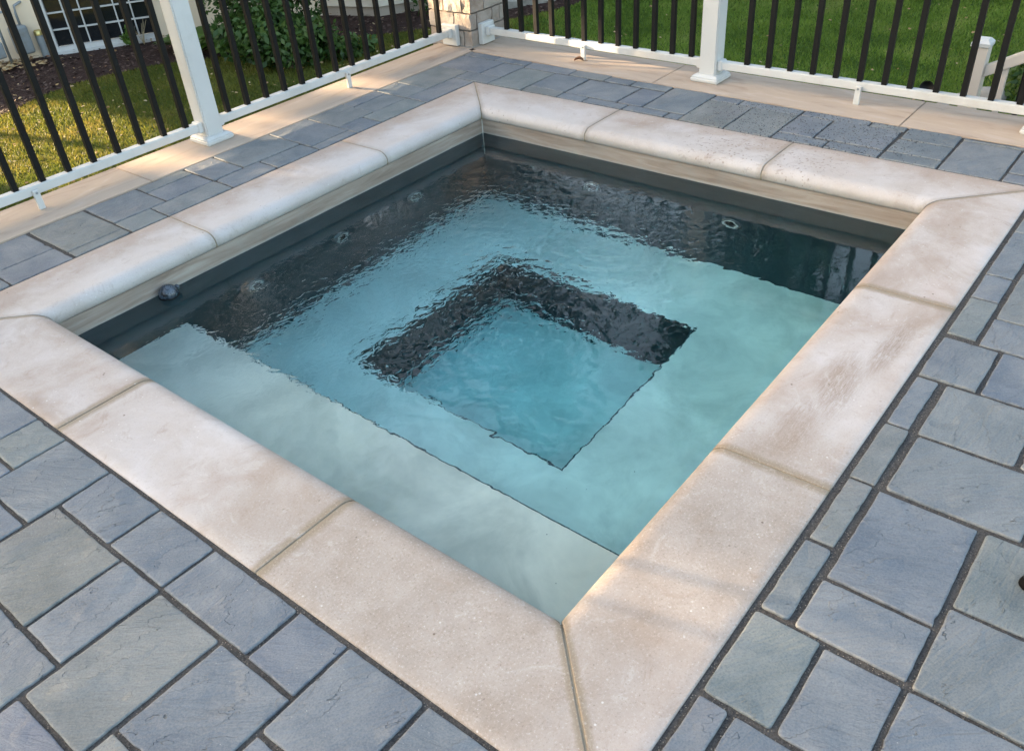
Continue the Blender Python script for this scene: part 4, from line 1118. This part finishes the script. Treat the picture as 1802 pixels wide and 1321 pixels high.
st = thing('garden_steps', 'concrete garden steps climbing beside the cream stair railing', 'steps', (5.0, .86, LAWN))
bm = bmesh.new()
for k in range(7): box(bm, -.6, -2.3, .001 if k == 0 else .17*k+.001, .5, -.1-.30*k, .17*(k+1), .008)
obj('treads', bm, M['concrete'], st)

# ------------------------------------------------------------ trees around the garden
SUN = Vector((SUN_DIR.x*math.cos(R(SUN_EL)), SUN_DIR.y*math.cos(R(SUN_EL)), math.sin(R(SUN_EL))))
# gaps cut into the crowns so the low sun lands on chosen spots: (point, radius)
GAPS = [((2.6, 7.9, LAWN), .8, .3), ((2.1, 7.2, LAWN), .5, .2), ((3.1, 8.5, LAWN), .4, .14), ((1.28, 3.34, 0), .17, .10), ((1.85, 3.36, 0), .18, .10), ((2.55, 3.38, 0), .14, .09),
        ((3.38, 3.4, .30), .16, .2), ((3.5, 2.40, .09), .12, .09), ((.50, .10, 0), .16, .05)]
def gap_ok(origin):
    o0 = np.array(origin); s = np.array(SUN)
    def f(P):
        W_ = P+o0; keep = np.ones(len(P), bool)
        hx = np.array((SUN_DIR.y, -SUN_DIR.x, 0)); up = np.cross(hx, s); up /= np.linalg.norm(up)
        for g, rh, rv in GAPS:
            d = W_-np.array(g); t_ = d@s; keep &= ~(((d@hx/(rh+.04))**2+(d@up/(rv+.04))**2 < 1) & (t_ > 0))
        return keep
    return f
def tree(label, x, y, h, spread, n, leaf, seed, gaps=False, low=.15, zb=LAWN, nb=26, br=(.26, .46)):
    rr = random.Random(seed); t = thing('tree', label, 'tree', (x, y, zb), 'trees around the garden')
    blobs = []
    for k in range(nb):
        f = rr.uniform(low, 1); a = rr.uniform(0, 6.28); r_ = spread*(math.sin(math.pi*(.12+.8*f))**.7)*rr.uniform(.2, .85)
        blobs.append((r_*math.cos(a), r_*math.sin(a), h*f*.93, spread*rr.uniform(*br)))
    V, F, T = leaf_cloud(blobs, n, leaf, .55, .3, gap_ok((x, y, zb)) if gaps else None, seed)
    from_np('crown', V, F, M['leafT'], t, attrs={'tone': ('FACE', T)})
    bm = bmesh.new(); tube(bm, [(0, 0, 0), (.05, .03, h*.3), (-.04, .05, h*.6), (0, 0, h*.9)], [h*.028, h*.022, h*.014, .02], 10)
    for b_ in blobs[::3]: tube(bm, [(0, 0, b_[2]*.55), (b_[0]*.5, b_[1]*.5, b_[2]*.8), (b_[0], b_[1], b_[2])], [h*.010, h*.007, .015], 6)
    smooth(obj('trunk', bm, M['bark'], t)); return t
def sunblocker():  # leaf mass added out of view to stop stray sun streaks
    t = thing('sunblocker', 'added unseen leafy hedge at the back of the garden towards the low sun', 'sunblocker', (-5, 18, LAWN))
    rr = random.Random(41); blobs = []
    for k in range(150): blobs.append((rr.uniform(-8.5, 9.5), rr.uniform(-.7, .7), rr.uniform(.3, 6.0), rr.uniform(.8, 1.1)))
    V, F, T = leaf_cloud(blobs, 42000, .15, .6, .3, gap_ok((-5, 18, LAWN)), 41)
    from_np('foliage', V, F, M['leafT'], t, attrs={'tone': ('FACE', T)})
    bm = bmesh.new()
    for k in range(18): tube(bm, [(-8.2+k, 0, 0), (-8.1+k, .05, 3), (-8.2+k, 0, 5.5)], [.06, .05, .02], 7)
    obj('stems', bm, M['bark'], t)
sunblocker()
# unseen trees placed to block the low sun, then taller trees behind house and lawn
tree('unseen bushy tree at the left end of the line blocking the low sun', -8.5, 21, 9.5, 3.6, 15000, .17, 21, True, .02)
tree('unseen bushy tree second from the left in the line blocking the low sun', -4.0, 22, 10, 3.6, 16000, .17, 22, True, .02)
tree('unseen bushy tree just left of the house, in the line blocking the low sun', .3, 21.5, 10.5, 3.6, 16000, .17, 23, True, .02)
tree('very tall tree rising directly behind the left end of the house', 4.2, 17.0, 18.5, 5.2, 10500, .17, 24, True, .02, nb=75, br=(.12, .24))
tree('very tall tree rising behind the middle of the house', 9.3, 15.5, 18, 5.0, 10500, .17, 31, False, .1, nb=75, br=(.12, .24))
tree('tall tree rising behind the bay of the house', 13.6, 11.5, 16, 4.6, 11000, .17, 25, nb=65, br=(.13, .26))
tree('dark spreading tree at the far end of the right lawn', 17.0, 6.6, 15, 4.6, 11000, .17, 26, nb=50, br=(.18, .32))
tree('dark full tree right of the far lawn', 17.0, 1.3, 13.5, 4.6, 11500, .17, 27, nb=50, br=(.18, .32))
tree('dark tree at the far right corner of the lawn', 15.5, -3.5, 10.5, 3.9, 12000, .18, 28)

# ------------------------------------------------------------ light, sky, camera
w = bpy.data.worlds.new('World'); S.world = w; w.use_nodes = True
nt = w.node_tree; bg = nt.nodes['Background']; sky = nt.nodes.new('ShaderNodeTexSky'); sky.sky_type = 'NISHITA'
sky.sun_disc = False; sky.sun_elevation = R(SUN_EL); sky.sun_rotation = math.atan2(SUN_DIR.x, SUN_DIR.y)
sky.air_density = 1.0; sky.dust_density = 5.5; sky.ozone_density = .6; sky.altitude = 100
hz = nt.nodes.new('ShaderNodeMix'); hz.data_type = 'RGBA'; hz.blend_type = 'MULTIPLY'; hz.inputs[0].default_value = 1; hz.inputs[7].default_value = (1.03, 1.0, .955, 1)
nt.links.new(sky.outputs[0], hz.inputs[6]); nt.links.new(hz.outputs[2], bg.inputs[0]); bg.inputs[1].default_value = .15
sd = bpy.data.lights.new('sun', 'SUN'); sd.energy = 5.0; sd.angle = R(.55); sd.color = (1, .74, .46)
so = bpy.data.objects.new('sun', sd); C.objects.link(so); so.rotation_euler = (-SUN).to_track_quat('-Z', 'Y').to_euler(); so.location = (0, 6, 8)

cd = bpy.data.cameras.new('camera'); co = bpy.data.objects.new('camera', cd); C.objects.link(co)
mr = Matrix(((0.622854642544824, 0.4941240170167901, -0.6065422904196791, -0.5855568153002021), (-0.7795282952860462, 0.32633838942327664, -0.5346390300352684, -0.4020879632596958),
             (-0.06623995100232369, 0.8058192796128749, 0.5884450335378802, 1.4412999717069057), (0, 0, 0, 1)))
co.matrix_world = mr; cd.sensor_width = 36; cd.sensor_fit = 'HORIZONTAL'; cd.lens = 30.0846; cd.clip_start = .02; cd.clip_end = 500
S.camera = co
S.view_settings.view_transform = 'Standard'; S.view_settings.look = 'None'; S.view_settings.gamma = 1; S.view_settings.exposure = 2.92
S.cycles.max_bounces = 14; S.cycles.transmission_bounces = 10; S.cycles.transparent_max_bounces = 8; S.cycles.volume_bounces = 0
S.cycles.caustics_refractive = True; S.cycles.caustics_reflective = False; S.cycles.sample_clamp_indirect = 6; S.cycles.use_denoising = True
